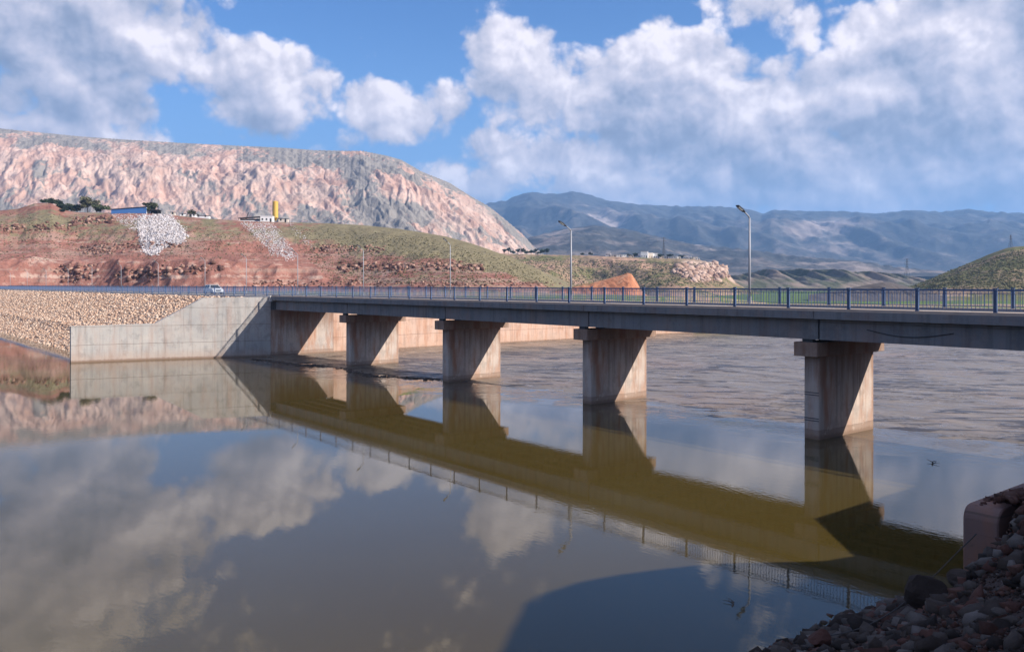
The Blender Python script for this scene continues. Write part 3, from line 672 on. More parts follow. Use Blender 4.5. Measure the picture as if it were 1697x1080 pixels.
# single boulders on the bank: hewn shapes with their own outline
def boulder(name, px, py, Y, size, mat, label, seed, rot=0):
    bm = bmesh.new(); bmesh.ops.create_icosphere(bm, subdivisions=3, radius=.5)
    rng = random.Random(seed); pl = [(Vector((rng.gauss(0, 1), rng.gauss(0, 1), rng.gauss(0, 1))).normalized(), rng.uniform(.22, .40)) for _ in range(18)]
    for v in bm.verts:
        for nrm, d in pl:
            q = v.co.dot(nrm)
            if q > d: v.co -= nrm * (q - d)
        v.co *= 1 + .10 * (rng.random() - .5); v.co = Vector((v.co.x * size[0], v.co.y * size[1], v.co.z * size[2])) * 1.25
    me = bpy.data.meshes.new(name); bm.to_mesh(me); bm.free()
    at_ = me.attributes.new('rnd', 'FLOAT_COLOR', 'POINT'); c = rng.uniform(.2, .7); at_.data.foreach_set('color', np.full(len(me.vertices) * 4, c, np.float32))
    o = link(name, me, mat); o.location = at(px, py, Y); o.rotation_euler = (0, 0, rot)
    return tag(o, label, 'boulder')
boulder('boulder', 1543, 984, 18.0, (.95, .8, .75), M_RUB, 'big grey boulder at the top of the bank below the end wall', 1)
boulder('boulder', 1592, 962, 17.9, (.55, .6, .42), M_RUB, 'rounded grey boulder touching the foot of the end wall', 2)
boulder('boulder', 1653, 935, 17.0, (.62, .5, .8), M_RUBR, 'tall dark reddish boulder leaning on the side of the end wall', 3)
boulder('boulder', 1357, 1060, 18.0, (.55, .5, .42), M_RUBR, 'dark pointed boulder standing against the water at the bank edge', 4)
boulder('boulder', 1437, 1052, 17.4, (.40, .5, .62), M_RUB, 'upright grey boulder in the lower middle of the bank', 5)
boulder('boulder', 1665, 975, 15.4, (.42, .4, .3), M_RUB, 'pale flat boulder near the right edge of the photo', 6)

# ================================================================== BRIDGE
SPAN = 18.9
def in_bridge(o, a=0, b=0, z=0): o.location = W(a, b, z); o.rotation_euler = (0, 0, ROT); return o
bridge = thing('road_bridge', W(0, 0, 0), ROT, 'long grey concrete road bridge on wall piers crossing the water', 'bridge')
# deck slab with a chamfered fascia
dk = MB()
for i in range(6):
    a0 = -75.3 + i * SPAN; a1 = a0 + SPAN - .03
    dk.prism([(-1.10, 7.06), (-1.10, 7.50), (-.2, 7.5), (6.7, 7.5), (7.6, 7.50), (7.6, 7.06), (6.95, 7.0), (-.45, 7.0)], a0, a1, 'x')
dk.build('deck_slab', M_CON, bridge)
# soffit beams, span by span
gd = None
for i in range(6):
    a0 = -75.25 + i * SPAN; a1 = a0 + SPAN - .12
    for j in range(5):
        b0 = -.55 + j * 1.76
        g = MB(); g.prism([(b0, 5.86), (b0 + .42, 5.86), (b0 + .42, 6.15), (b0 + .30, 6.35), (b0 + .30, 6.997), (b0, 6.997)] if j < 4 else [(b0, 5.86), (b0 + .42, 5.86), (b0 + .42, 6.997), (b0 + .12, 6.997), (b0 + .12, 6.35), (b0, 6.15)], a0, a1, 'x')
        g.build('beam', M_CON, bridge)
    for q in (.35, SPAN / 2, SPAN - .75):
        for b0, b1 in ((-.126, 1.206), (1.514, 2.966), (3.274, 4.726), (5.034, 6.486)):
            if q > 1 and q < 15 or True: g = MB(); g.box(a0 + q, a0 + q + .3, b0, b1, 6.02, 6.99); g.build('cross_beam', M_CON, bridge)
M_PAD = flat('rubber_bearing', (.03, .03, .03), .8)
def pier(a):
    m = MB(); m.prism([(-1.0, .06), (-.94, 0), (-.06, 0), (0, .06), (0, 6.11), (-.06, 6.17), (-.94, 6.17), (-1.0, 6.11)], -3.2, 4.86, 'z')
    p = m.build('pier', M_PIER, bridge); p.location = (a, 0, 0)
    m = MB(); m.box(-1.22, .30, -.72, 6.92, 4.858, 5.68)
    c = m.build('pier_cap', M_PIER, p, bevel=.02)
    for j in range(5): m = MB(); m.box(-.80, -.12, -.5 + j * 1.76, -.5 + j * 1.76 + .32, 5.678, 5.858); m.build('bearing_pad', M_PAD, p)
    return p
for i in range(4): pier(-SPAN * i)
# abutments under each end
for a0, a1, sgn in ((-76.6, -75.6, 1), (18.9, 19.9, -1)):
    m = MB(); m.box(a0, a1, -1.08, 7.58, -3.2, 5.84); m.build('abutment', M_PIER, bridge)
    m = MB(); m.box(a0 - .2 if sgn > 0 else a0 + .42, a1 - .42 if sgn > 0 else a1 + .2, -1.06, 7.56, 5.845, 7.05); m.build('back_wall', M_CON, bridge)
# footways on the slab and drip pipes, cable hung on the fascia
M_FOOT = flat('dusty_footway', (.47, .36, .29), .9, var=.25, scale=1.5, bump=.02)
for b0, b1 in ((-1.08, -.05), (6.55, 7.58)):
    m = MB(); m.box(-75.3, 37.9, b0, b1, 7.504, 7.66); m.build('footway', M_FOOT, bridge)
M_STRAP = flat('black_strap', (.02, .02, .022), .6)

# wing and training walls: each its own thing
def wall_poly(name, line, th, mat, label, cat, side=-1):
    """line of (a, b, top): a wall of thickness th behind it (side gives which way)"""
    m = MB(); bm = m.bm; n = len(line); f = []; r = []
    for (a, b, t) in line:
        f.append((bm.verts.new((a, b, -3.2)), bm.verts.new((a, b, t))))
        r.append((bm.verts.new((a + side * th, b, -3.2)), bm.verts.new((a + side * th, b, t))))
    for i in range(n - 1):
        bm.faces.new((f[i][0], f[i+1][0], f[i+1][1], f[i][1])); bm.faces.new((r[i][0], r[i][1], r[i+1][1], r[i+1][0]))
        bm.faces.new((f[i][1], f[i+1][1], r[i+1][1], r[i][1])); bm.faces.new((f[i][0], r[i][0], r[i+1][0], f[i+1][0]))
    for i in (0, n - 1): bm.faces.new((f[i][0], f[i][1], r[i][1], r[i][0]))
    o = m.build(name, mat); in_bridge(o); return tag(o, label, cat)
wall_poly('wing_wall', [(-75.58, -1.12, 7.48), (-76.6, -4.6, 7.46), (-77.95, -8.7, 7.42), (-79.55, -14.0, 4.34), (-81.4, -22.8, 4.22)], .6, M_WALL,
          'long pale grey concrete wing wall with stepped top beside the rock embankment', 'retaining wall')
wall_poly('training_wall', [(-75.6, 7.6, 7.3), (-75.6, 14, 7.3), (-75.6, 24, 5.0), (-75.6, 82, 4.6)], .6, M_FAR,
          'sunlit pinkish concrete wall beyond the piers along the upstream bank', 'retaining wall')
wall_poly('training_wall', [(19.0, 7.6, 7.3), (19.0, 16, 7.3), (19.0, 24, 4.3), (19.0, 82, 4.3)], .6, M_FAR, 'concrete wall along the right upstream bank out of the frame', 'retaining wall', 1)
# near wall, with a rounded end
nw = MB()
arc = [(-25.7, 2.4)] + [(-25.7 + .30 * (1 - math.cos(t)), 3.93 + .30 * math.sin(t)) for t in np.linspace(0, math.pi / 2, 7)]
nw.prism([(-1.1, -3.2), (-1.1, 7.46), (-9.7, 7.40), (-16, 4.25)] + [(b, z) for b, z in arc[::-1]] + [(-25.7, -3.2)], 19.0, 19.72, 'x')
o = nw.build('wing_wall', concrete('concrete_dirty', (0.15, 0.11, 0.10), (0.22, 0.13, 0.11), rust=0.5, lift=2.1), bevel=.03); in_bridge(o); tag(o, 'end of the near concrete wall with rounded top rising from dark rubble', 'retaining wall')

rr = np.random.default_rng(77); nn = 900; tb = rr.uniform(-25.45, -14, nn); tz_ = np.interp(tb, [-25.5, -16, -14], [4.20, 4.26, 5.3]); ta = rr.uniform(19.06, 20.2, nn); tsz = rr.uniform(.05, .30, nn) ** 1.2 * np.where(tb < -24.2, 1.0, .4)
P_t = np.stack([O4.x + AX.x * ta + BX.x * tb, O4.y + AX.y * ta + BX.y * tb, tz_ + tsz * .1 + .22 * sst(19.2, 19.8, ta)], -1)
tag(rubble('rubble', P_t, tsz * 1.3, M_RUBR, 78, .8, .35, True), 'dark red-brown stones lying on top of the near end wall', 'rubble', kind='stuff')

# road and kerbs
M_ASPH = flat('asphalt', (.065, .06, .058), .9, var=.2, scale=.6, bump=.01)
rd = MB(); rd.box(-430, 90, -.04, 6.54, 7.42, 7.565); o = rd.build('road', M_ASPH); in_bridge(o); tag(o, kind='structure')
mk_ = MB()
for i in range(60): mk_.box(-420 + i * 8, -417 + i * 8, 3.19, 3.31, 7.566, 7.571)
o = mk_.build('road_markings', flat('white_road_paint', (.7, .7, .68), .7, var=.2, scale=2)); in_bridge(o); tag(o, kind='structure')
M_KERB = flat('pale_kerb', (.58, .52, .47), .85, var=.15, scale=1.0)
for b0, b1 in ((-1.3, -.05), (6.55, 7.8)):
    for a0, a1 in ((-430, -75.33), (37.95, 90)):
        m = MB(); m.box(a0, a1, b0, b1, 6.9, 7.62); o = m.build('kerb', M_KERB); in_bridge(o); tag(o, kind='structure')

# ---- railings
M_BLUE = flat('blue_paint', (.065, .105, .20), .45, metal=.0, var=.35, scale=2.5, spec=.5)
M_BLUE2 = flat('pale_blue_paint', (.10, .19, .38), .5, var=.35, scale=3)
def post_mesh():
    m = MB(); m.box(-.085, -.025, -.05, .05, -.10, 1.16); m.box(.025, .085, -.05, .05, -.10, 1.16); m.box(-.03, .03, -.03, .03, .0, 1.10)
    m.box(-.13, .13, -.08, .08, -.02, .02); m.box(-.12, .12, -.06, .06, 1.16, 1.20)
    return m
def panel_mesh(L=3.56):
    m = MB(); h = L / 2
    m.box(-h, h, -.028, .028, 1.05, 1.11); m.box(-h, h, -.018, .018, .90, .93); m.box(-h, h, -.02, .02, .10, .14)
    n = 17
    for i in range(n):
        x = -h + L * (i + 1) / (n + 1); m.box(x - .012, x + .012, -.012, .012, .14, .90)
        if i % 2 == 0: m.box(x - .012, x + .012, -.012, .012, .93, 1.05)
    return m
def railing(b, a_first, a_last, label, off):
    t = thing('railing', W(0, b, 7.60), ROT, label, 'railing')
    n = int((a_last - a_first) / 3.78); ps = pn_ = None
    for i in range(n + 1):
        a = a_first + off + i * 3.78
        if ps is None:
            ps = post_mesh().build('post', M_BLUE, t, bevel=.008); pn_ = panel_mesh().build('rail_panel', M_BLUE, t); o, q = ps, pn_
        else:
            o = ps.copy(); C.objects.link(o); o.parent = t; q = pn_.copy(); C.objects.link(q); q.parent = t
        o.location = (a, 0, 0.04); q.location = (a + 1.89, 0, 0.04)
    return t
railing(-.98, -333, 38, 'near blue steel railing along the camera side of the bridge and road', (-1.41 - (-333)) % 3.78)
railing(7.40, -333, 38, 'far blue steel railing seen through the near one across the road', (0 - (-333)) % 3.78)

# ---- lamps
M_GALV = flat('galvanised_steel', (.30, .30, .32), .6, metal=.2, var=.12, scale=2)
M_HEAD = flat('dark_lamp_housing', (.03, .035, .045), .4)
def lamp_proto():
    t = thing('street_lamp', (0, 0, 0), 0, None, 'street lamp')
    m = MB(); m.tube([(0, 0, 0), (0, 0, 3.0), (0, 0, 6.25)], [.10, .085, .065], 10); m.build('pole', M_GALV, t, smooth=True)
    m = MB(); m.box(-.2, .2, -.2, .2, 0, .03); m.tube([(0, 0, .03), (0, 0, .55)], .13, 10); m.build('base_plate', M_GALV, t)
    m = MB(); m.tube([(0, 0, 6.2), (0, -.10, 6.36), (0, -.75, 6.72)], [.055, .05, .045], 8); m.build('arm', M_GALV, t, smooth=True)
    m = MB(); m.prism([(-.62, 6.60), (-.70, 6.74), (-.95, 6.90), (-1.42, 7.10), (-1.50, 7.06), (-1.42, 6.98)], -.13, .13, 'x'); m.build('lamp_head', M_HEAD, t, bevel=.02)
    m = MB(); m.prism([(-.92, 6.735), (-1.36, 6.945), (-1.37, 6.925), (-.93, 6.71)], -.10, .10, 'x'); m.build('lens', flat('lamp_glass', (.5, .5, .48), .2), t)
    return t
lp = None
lamp_lab = {-9.9: 'grey street lamp, tallest in view, on the bridge left of the near pier', -28.85: 'grey street lamp on the bridge above the third pier, second tallest',
            -47.8: 'thin street lamp on the bridge in front of the green slope', -66.7: 'thin street lamp on the bridge before the boulder ledge', -85.6: 'thin street lamp just left of the bridge end above the wing wall'}
for s in (9.9, 28.85, 47.8, 66.7, 85.6, 104.5, 123.4, 150.5, 178, 205, 232, 262, 293, 326):
    if lp is None: lp = lamp_proto(); o = lp
    else: o = copy_tree(lp)
    o.location = W(-s, 7.15, 7.6); o.rotation_euler = (0, 0, ROT); o.scale = (1, 1, 1) if s < 40 else (.6, .6, .9)
    lab = lamp_lab.get(-s)
    if s == 104.5: lab = 'thin street lamp on the embankment road right of the white car'
    if s == 123.4: lab = 'thin street lamp on the embankment road just left of the white car'
    if s > 124: lab = {150.5: 'second thin street lamp to the left of the white car', 178: 'third thin street lamp to the left of the white car', 205: 'fourth faint street lamp to the left of the car, before the red bank', 232: 'fifth faint street lamp left of the car, before pale outcrop rocks', 262: 'sixth faint street lamp left of the car, third from the left edge', 293: 'faint street lamp second from the left edge of the photo', 326: 'faint street lamp nearest the left edge of the photo'}[s]
    tag(o, lab, 'street lamp', 'street lamps along the far kerb')

# ---- car coming towards the bridge
def car(a, b):
    t = thing('car', W(a, b, 7.57), ROT, 'white car driving along the embankment road towards the bridge', 'car')
    M_P = flat('white_car_paint', (.72, .73, .75), .25, var=.03, spec=.6); M_G = flat('car_glass', (.02, .025, .03), .08, var=.05, spec=.8)
    M_T = flat('tyre', (.02, .02, .02), .85); M_K = flat('car_trim', (.03, .03, .03), .6); M_L = flat('headlight_glass', (.6, .62, .65), .1); M_RR = flat('tail_light', (.35, .02, .02), .2)
    m = MB(); m.prism([(-2.2, .32), (-2.25, .85), (-1.95, .98), (-1.25, 1.0), (.95, .96), (1.95, .80), (2.18, .62), (2.2, .32)], -.84, .84, 'y'); m.build('body', M_P, t, bevel=.05)
    m = MB(); bm = m.bm
    lo = [(-1.9, -.80), (1.0, -.80), (1.0, .80), (-1.9, .80)]; hi = [(-1.35, -.62), (.25, -.62), (.25, .62), (-1.35, .62)]
    A = [bm.verts.new((x, y, .97)) for x, y in lo]; Bq = [bm.verts.new((x, y, 1.44)) for x, y in hi]
    for i in range(4): bm.faces.new((A[i], A[(i+1) % 4], Bq[(i+1) % 4], Bq[i]))
    bm.faces.new(Bq); bm.faces.new(A[::-1]); m.build('windows', M_G, t, bevel=.02)
    m = MB(); m.box(-1.33, .23, -.60, .60, 1.435, 1.47); m.build('roof', M_P, t, bevel=.015)
    m = MB()
    for y in (-.63, .63):
        for x0, x1 in ((.98, .26), (-.55, -.52), (-1.86, -1.36)): m.tube([(x0, y * 1.26, .98), (x1, y, 1.44)], .035, 6)
    m.build('window_pillar', M_P, t)
    for x in (-1.38, 1.35):
        for y in (-.80, .66):
            m = MB(); m.tube([(x, y - .04, .31), (x, y + .18, .31)], .31, 18); w = m.build('wheel', M_T, t)
            m = MB(); m.tube([(x, y - .05 if y < 0 else y + .16, .31), (x, y - .02 if y < 0 else y + .19, .31)], .18, 12); m.build('rim', M_GALV, w)
    for y in (-.70, .42):
        m = MB(); m.box(2.05, 2.19, y, y + .28, .62, .74); m.build('headlight', M_L, t); m = MB(); m.box(-2.26, -2.2, y, y + .28, .70, .86); m.build('tail_light', M_RR, t)
    m = MB(); m.box(2.13, 2.215, -.38, .38, .48, .70); m.build('grille', M_K, t)
    m = MB(); m.box(2.16, 2.23, -.26, .26, .36, .46); m.build('number_plate', flat('plate', (.6, .6, .58)), t)
    for y in (-.98, .84):
        m = MB(); m.box(.72, .86, y, y + .14, .95, 1.07); m.build('mirror', M_P, t, bevel=.02)
car(-104.5, 1.9)

# ---- cable across the corner and strap on the beam
M_CABLE = flat('old_cable', (.05, .045, .045), .7)
c0, c1 = at(1618, 884, 18.0), at(1375, 1052, 18.6)
m = MB(); m.tube([c0.lerp(c1, t) + Vector((0, 0, -.55 * math.sin(math.pi * t) * (0.5 + .5 * t))) for t in np.linspace(0, 1, 16)], .013, 6); tag(m.build('cable', M_CABLE), 'thin dark cable hanging from the end wall down to the rocky bank', 'cable')
m = MB(); m.tube([(3.2 + 4.6 * t, -.585, 6.55 - .30 * math.sin(math.pi * t)) for t in np.linspace(0, 1, 14)], .022, 6); m.build('hanging_cable', M_STRAP, bridge)
M_STEEL = flat('tie_wire', (.03, .03, .04), .7)
m = MB(); 
for z in (1.05, 2.55):
    for dz in (0, .14): m.box(-.97, -.04, -.012, .01, z + dz, z + dz + .045)
p4 = [c for c in bridge.children if c.name.startswith('pier') and abs(c.location.x) < .1][0]
m.build('dark_band', M_STEEL, p4)

# ---- floating debris
M_WOOD = flat('wet_driftwood', (.07, .045, .03), .8, var=.4)
def debris_line(pts, n, spread, s0, s1, seed, label):
    rng = np.random.default_rng(seed); pts = np.array(pts, float); L = np.linspace(0, len(pts) - 1, 200)
    ax = np.interp(L, range(len(pts)), pts[:, 0]); bx = np.interp(L, range(len(pts)), pts[:, 1])
    i = rng.integers(0, 200, n); a = ax[i] + rng.normal(0, spread, n); b = bx[i] + rng.normal(0, spread * .35, n) + .35 * fbm(a * .5, b_ := bx[i], 3, seed)
    s = rng.uniform(s0, s1, n); P = np.stack([O4.x + AX.x * a + BX.x * b, O4.y + AX.y * a + BX.y * b, 0 * a + .005], -1)
    tag(rubble('driftwood', P, s, M_WOOD, seed, .22, .5), label, 'driftwood', kind='stuff')
debris_line([(-72, -4.4), (-62, -3.6), (-57.8, -1.2)], 700, .9, .08, .5, 21, 'dark floating driftwood line between the abutment and the farthest pier')
debris_line([(-56, -1.0), (-48, -3.0), (-42, -.6), (-39.5, 1.2)], 600, .9, .08, .45, 22, 'dark floating driftwood line between the two farthest piers')
m = MB(); m.tube([(0, 0, .02), (.5, .1, .05), (1.1, .05, .02)], [.03, .025, .01], 6); m.tube([(.45, .08, .04), (.75, .4, .10)], [.018, .008], 5); m.tube([(.3, .04, .03), (.2, -.3, .06)], [.015, .008], 5)
o = m.build('branch', M_WOOD); o.location = at(1545, 770, 9 * 1410 / 298) ; o.location.z = .01; o.rotation_euler = (0, 0, .9); tag(o, 'dark bare branch floating on calm water right of the near pier', 'branch')
m = MB(); m.tube([(0, 0, -.02), (.12, .25, .03), (.05, .6, .02)], [.02, .016, .006], 6); m.tube([(.1, .22, .03), (-.15, .4, .04)], [.012, .005], 5)
o = m.build('twig', M_WOOD); o.location = at(1213, 1005, 9 * 1410 / 533); o.location.z = .01; tag(o, 'small forked twig floating on dark blue water at the lower right', 'twig')
# ================================================================== THINGS ON THE HILLS
# ---- white rubble chutes and ledge boulders on the red bank
M_WHITE = rockmat('white_rubble', [(0.30, 0.25, 0.24), (0.42, 0.375, 0.37), (0.50, 0.46, 0.46), (0.58, 0.55, 0.56)], bump=.05, scale=1)
def on_hill(h, poly, n, seed):
    rng = np.random.default_rng(seed); P = np.array(poly, float); out = []
    x0, y0 = P.min(0); x1, y1 = P.max(0)
    while len(out) < n:
        x = rng.uniform(x0, x1); y = rng.uniform(y0, y1); inside = False; j = len(P) - 1
        for i in range(len(P)):
            if (P[i][1] > y) != (P[j][1] > y) and x < (P[j][0]-P[i][0])*(y-P[i][1])/(P[j][1]-P[i][1])+P[i][0]: inside = not inside
            j = i
        if inside: out.append(h.on(x + rng.normal(0, 2.6), y + rng.normal(0, 1.6))[:])
    return np.array(out)
def rub_on(h, poly, n, s, mat, seed, label, cat='rubble', flatz=.7, name='rubble'):
    P = on_hill(h, poly, n, seed); sz = np.random.default_rng(seed).uniform(s[0], s[1], len(P)); P[:, 2] += sz * .1
    tag(rubble(name, P, sz, mat, seed, flatz, .3, name != 'scrub'), label, cat, kind='stuff')
rub_on(red_hill, [(230, 357), (284, 356), (312, 392), (300, 402), (270, 410), (258, 424), (238, 418), (232, 395)], 5200, (.3, 1.2), M_WHITE, 41, 'bright white rubble tipped down the red slope below the blue shed')
rub_on(red_hill, [(180, 355), (230, 356), (234, 385), (215, 380), (190, 362)], 420, (.25, .8), M_WHITE, 42, 'thin white rubble scattered under the blue shed')
rub_on(red_hill, [(398, 370), (452, 370), (492, 425), (478, 430), (450, 420), (428, 395)], 1500, (.3, .8), M_WHITE, 43, 'greyish white rubble chute below the white building')
rub_on(red_hill, [(474, 368), (480, 368), (520, 408), (514, 408)], 90, (.3, .8), M_WHITE, 44, 'narrow pale stone trail right of the rubble chute')
M_LEDGE = rockmat('ledge_rock', [(0.05, 0.025, 0.02), (0.20, 0.10, 0.075), (0.38, 0.24, 0.185)], bump=.2, scale=.4)
for i, (poly, n, s, lb) in enumerate((
    ([(120, 362), (190, 360), (190, 368), (120, 374)], 80, (1.2, 3.0), 'dark rock ledge under the trees at the left plateau rim'),
    ([(0, 372), (118, 372), (118, 380), (0, 384)], 60, (.8, 2.2), 'broken rock ledge on the far left of the red bank'),
    ([(135, 408), (235, 402), (300, 402), (300, 408), (235, 412), (135, 424)], 130, (.8, 2.0), 'rocky ledge left of the white rubble halfway down'),
    ([(95, 440), (160, 440), (160, 466), (95, 466)], 70, (.8, 2.6), 'big pale and shadowed rocks at the foot of the red bank on the left'),
    ([(190, 444), (258, 440), (258, 462), (190, 466)], 60, (.8, 2.8), 'pale outcrop with dark hollows near the road left of the car'),
    ([(260, 442), (370, 436), (372, 450), (262, 456)], 60, (.8, 2.4), 'row of tilted slabs above the road beyond the car'),
    ([(520, 408), (640, 408), (640, 418), (520, 416)], 90, (.6, 1.8), 'line of small dark boulders high on the brown slope'),
    ([(560, 437), (690, 437), (690, 448), (560, 450)], 130, (.8, 2.6), 'long boulder ledge low on the brown slope, left half'),
    ([(700, 436), (800, 440), (800, 450), (700, 448)], 90, (.8, 2.4), 'boulder ledge low on the brown slope, right half'),
    ([(420, 466), (960, 468), (960, 474), (420, 474)], 260, (.5, 1.4), 'small rocks along the foot of the slope behind the railing'))):
    rub_on(red_hill, poly, n, s, M_LEDGE, 60 + i, lb, 'rock ledge', .8, 'rock_ledge')
P = on_hill(village_hill, [(1125, 440), (1205, 440), (1205, 462), (1150, 466), (1120, 455)], 260, 80)
tag(rubble('rock_ledge', P, np.random.default_rng(80).uniform(1.5, 6.5, len(P)), rockmat('cliff_rock', [(0.22, 0.13, 0.10), (0.40, 0.27, 0.21), (0.5, 0.36, 0.29)], bump=.3, scale=.3), 80, .9), 'pinkish broken cliff rocks at the right end of the village plateau', 'cliff rocks', kind='stuff')
# low scrub on the slopes: uncountable
M_SCRUB = rockmat('scrub', [(0.06, 0.06, 0.03), (0.11, 0.10, 0.05), (0.20, 0.165, 0.095)], bump=.3, scale=1)
rub_on(red_hill, [(480, 376), (700, 392), (830, 425), (940, 470), (560, 470), (500, 420)], 4200, (.25, .8), M_SCRUB, 90, 'low scrub dotted over the brown slope above the bridge', 'scrub', .6, 'scrub')
rub_on(red_hill, [(0, 352), (230, 360), (230, 400), (330, 372), (430, 380), (480, 430), (0, 430)], 2200, (.25, .8), M_SCRUB, 91, 'low scrub dotted over the red bank on the left', 'scrub', .6, 'scrub')
rub_on(right_hill, [(1500, 478), (1600, 440), (1697, 412), (1697, 478)], 3000, (.4, 1.4), M_SCRUB, 92, 'low scrub covering the green hill at the right edge', 'scrub', .6, 'scrub')
rub_on(village_hill, [(850, 426), (1180, 438), (1205, 474), (850, 474)], 3200, (.6, 1.9), M_SCRUB, 93, 'low scrub on the slope below the village', 'scrub', .6, 'scrub')

# ---- trees: trunk, limbs and crown of leaf clumps
M_BARK = flat('bark', (.11, .085, .065), .95, var=.3, bump=.03); 
def leafmat(name, c):
    m, k, b = newmat(name); r = k.node('ShaderNodeAttribute', attribute_name='rnd').outputs['Fac']
    k.l.new(k.ramp(r, [(0, tuple(v * .45 for v in c)), (.6, c), (1, tuple(v * 1.7 for v in c))]), b.inputs['Base Color']); b.inputs['Roughness'].default_value = .8; b.inputs['Specular IOR Level'].default_value = .2
    return m
M_LEAF = leafmat('olive_leaves', (.065, .075, .035)); M_LEAFD = leafmat('dark_leaves', (.035, .05, .028)); M_LEAFG = leafmat('grey_leaves', (.10, .095, .055))
def tree(loc, h, w, label, mat, seed, group=None, bush=False, name='tree'):
    rng = np.random.default_rng(seed); t = thing(name, loc, rng.uniform(0, 6), label, 'bush' if bush else 'tree', group)
    m = MB(); top = h * .62; m.tube([(0, 0, -.3), (.03 * h, 0, h * .3), (0, .02 * h, top)], [h * .03, h * .022, h * .01], 7)
    cl = []
    nl = 9
    for i in range(nl):
        an = i * 2.4 + rng.uniform(-.3, .3); z0 = h * rng.uniform(.12 if bush else .28, .6); rr = w * .5 * rng.uniform(.45, 1.0); z1 = min(h * .93, z0 + h * rng.uniform(.12, .38))
        e = (rr * math.cos(an), rr * math.sin(an), z1); m.tube([(0, 0, z0), (e[0] * .5, e[1] * .5, (z0 + z1) / 2 + .03 * h), e], [h * .014, h * .009, h * .004], 5)
        cl += [(e, w * rng.uniform(.12, .24)), ((e[0] * .5, e[1] * .5, (z0 + z1) / 2 + h * .08), w * rng.uniform(.10, .18))]
    cl.append(((0, 0, h * .86), w * .2))
    m.build('trunk', M_BARK, t)
    V = []; Rr = []; 
    for (c, r) in cl:
        n = 70; d = rng.normal(size=(n, 3)); d /= np.linalg.norm(d, axis=1, keepdims=True); p = np.array(c) + d * (rng.uniform(.3, 1.1, (n, 1)) * r) * [1, 1, .75]
        s = w * .045 + r * .10
        a = rng.normal(size=(n, 3)); a /= np.linalg.norm(a, axis=1, keepdims=True); b = np.cross(a, rng.normal(size=(n, 3))); b /= np.linalg.norm(b, axis=1, keepdims=True)
        V.append(np.stack([p - a * s, p + b * s * .6, p + a * s, p - b * s * .6], 1)); Rr.append(np.repeat(np.clip(rng.uniform(.1, .9) + rng.normal(0, .15, n), 0, 1), 4))
    V = np.concatenate(V).reshape(-1, 3); f = np.arange(len(V)).reshape(-1, 4)
    mesh_np('crown', V, f, mat, t, attrs={'rnd': np.concatenate(Rr)}); return t
def top_of(h, px, dy=0): 
    j = int(np.argmin(abs(h.px - px))); rat = (h.Z[:, j] - EYE) / h.Y[:, j]; k = int(np.argmax(rat)); return Vector((h.X[k, j], h.Y[k, j], h.Z[k, j]))
def behind(h, px, d=8):
    """a spot d metres behind the rim, standing on the plateau"""
    j = int(np.argmin(abs(h.px - px))); rat = (h.Z[:, j] - EYE) / h.Y[:, j]; k = int(np.argmax(rat)); y = h.Y[k, j] + d
    z = np.interp(y, h.Y[:, j], h.Z[:, j]); return Vector(((px - 848.5) / 1410 * y, y, z))
ORD = ['first', 'second', 'third', 'fourth', 'fifth', 'sixth', 'seventh', 'eighth', 'ninth', 'tenth', 'eleventh']
T1 = [(146, 9.0, 10, 'large grey-green tree left of the blue shed, tallest on the rim', M_LEAFG), (128, 5.0, 7, 'rounded grey-green tree joined to the left of the tallest rim tree', M_LEAFG),
      (166, 5.2, 8, 'bushy tree between the tallest rim tree and the blue shed', M_LEAF), (250, 7.0, 8, 'dark tree rising behind the right end of the blue shed', M_LEAF)]
for i, (px, h_, w_, lb, mt) in enumerate(T1): tree(behind(red_hill, px, 6), h_, w_, lb, mt, 300 + i)
for i, (px, h_, w_) in enumerate([(75, 3.2, 4.5), (86, 3.6, 5), (96, 4.4, 6), (104, 4.0, 6), (112, 4.6, 6), (121, 3.8, 5)]):
    tree(behind(red_hill, px, 5), h_, w_, ORD[i] + ' dark bush from the left in the row on the plateau rim', M_LEAFD, 310 + i, 'bushes in the row on the left plateau rim', True, 'bush')
for i, px in enumerate([836, 843, 850, 858, 867, 873, 880, 887, 893, 899, 906]):
    tree(behind(village_hill, px, 12), 5.5 + 2 * math.sin(i * 2.1), 5.5, ORD[i] + ' dark tree from the left in the distant row behind the brown slope', M_LEAFD, 330 + i, 'dark trees in the distant row')
for i, (px, h_) in enumerate([(965, 3.5), (978, 4), (1042, 4), (1053, 5), (1095, 4.5), (1110, 5), (1128, 4.2), (1133, 3.8)]):
    tree(behind(village_hill, px, 9), h_, h_ * 1.2, ORD[i] + ' small dark tree from the left among the plateau village houses', M_LEAFD, 350 + i, 'small trees among the village houses')
tree(behind(red_hill, 318, 8), 5.0, 6, 'brownish small tree above the little houses right of the white rubble', M_LEAFG, 371)
for i, (px, py, s) in enumerate([(104, 352, 2.2)]): tree(red_hill.on(px, py), s, 3, 'small round bush on the slope under the bush row', M_LEAFD, 375, None, True, 'bush')

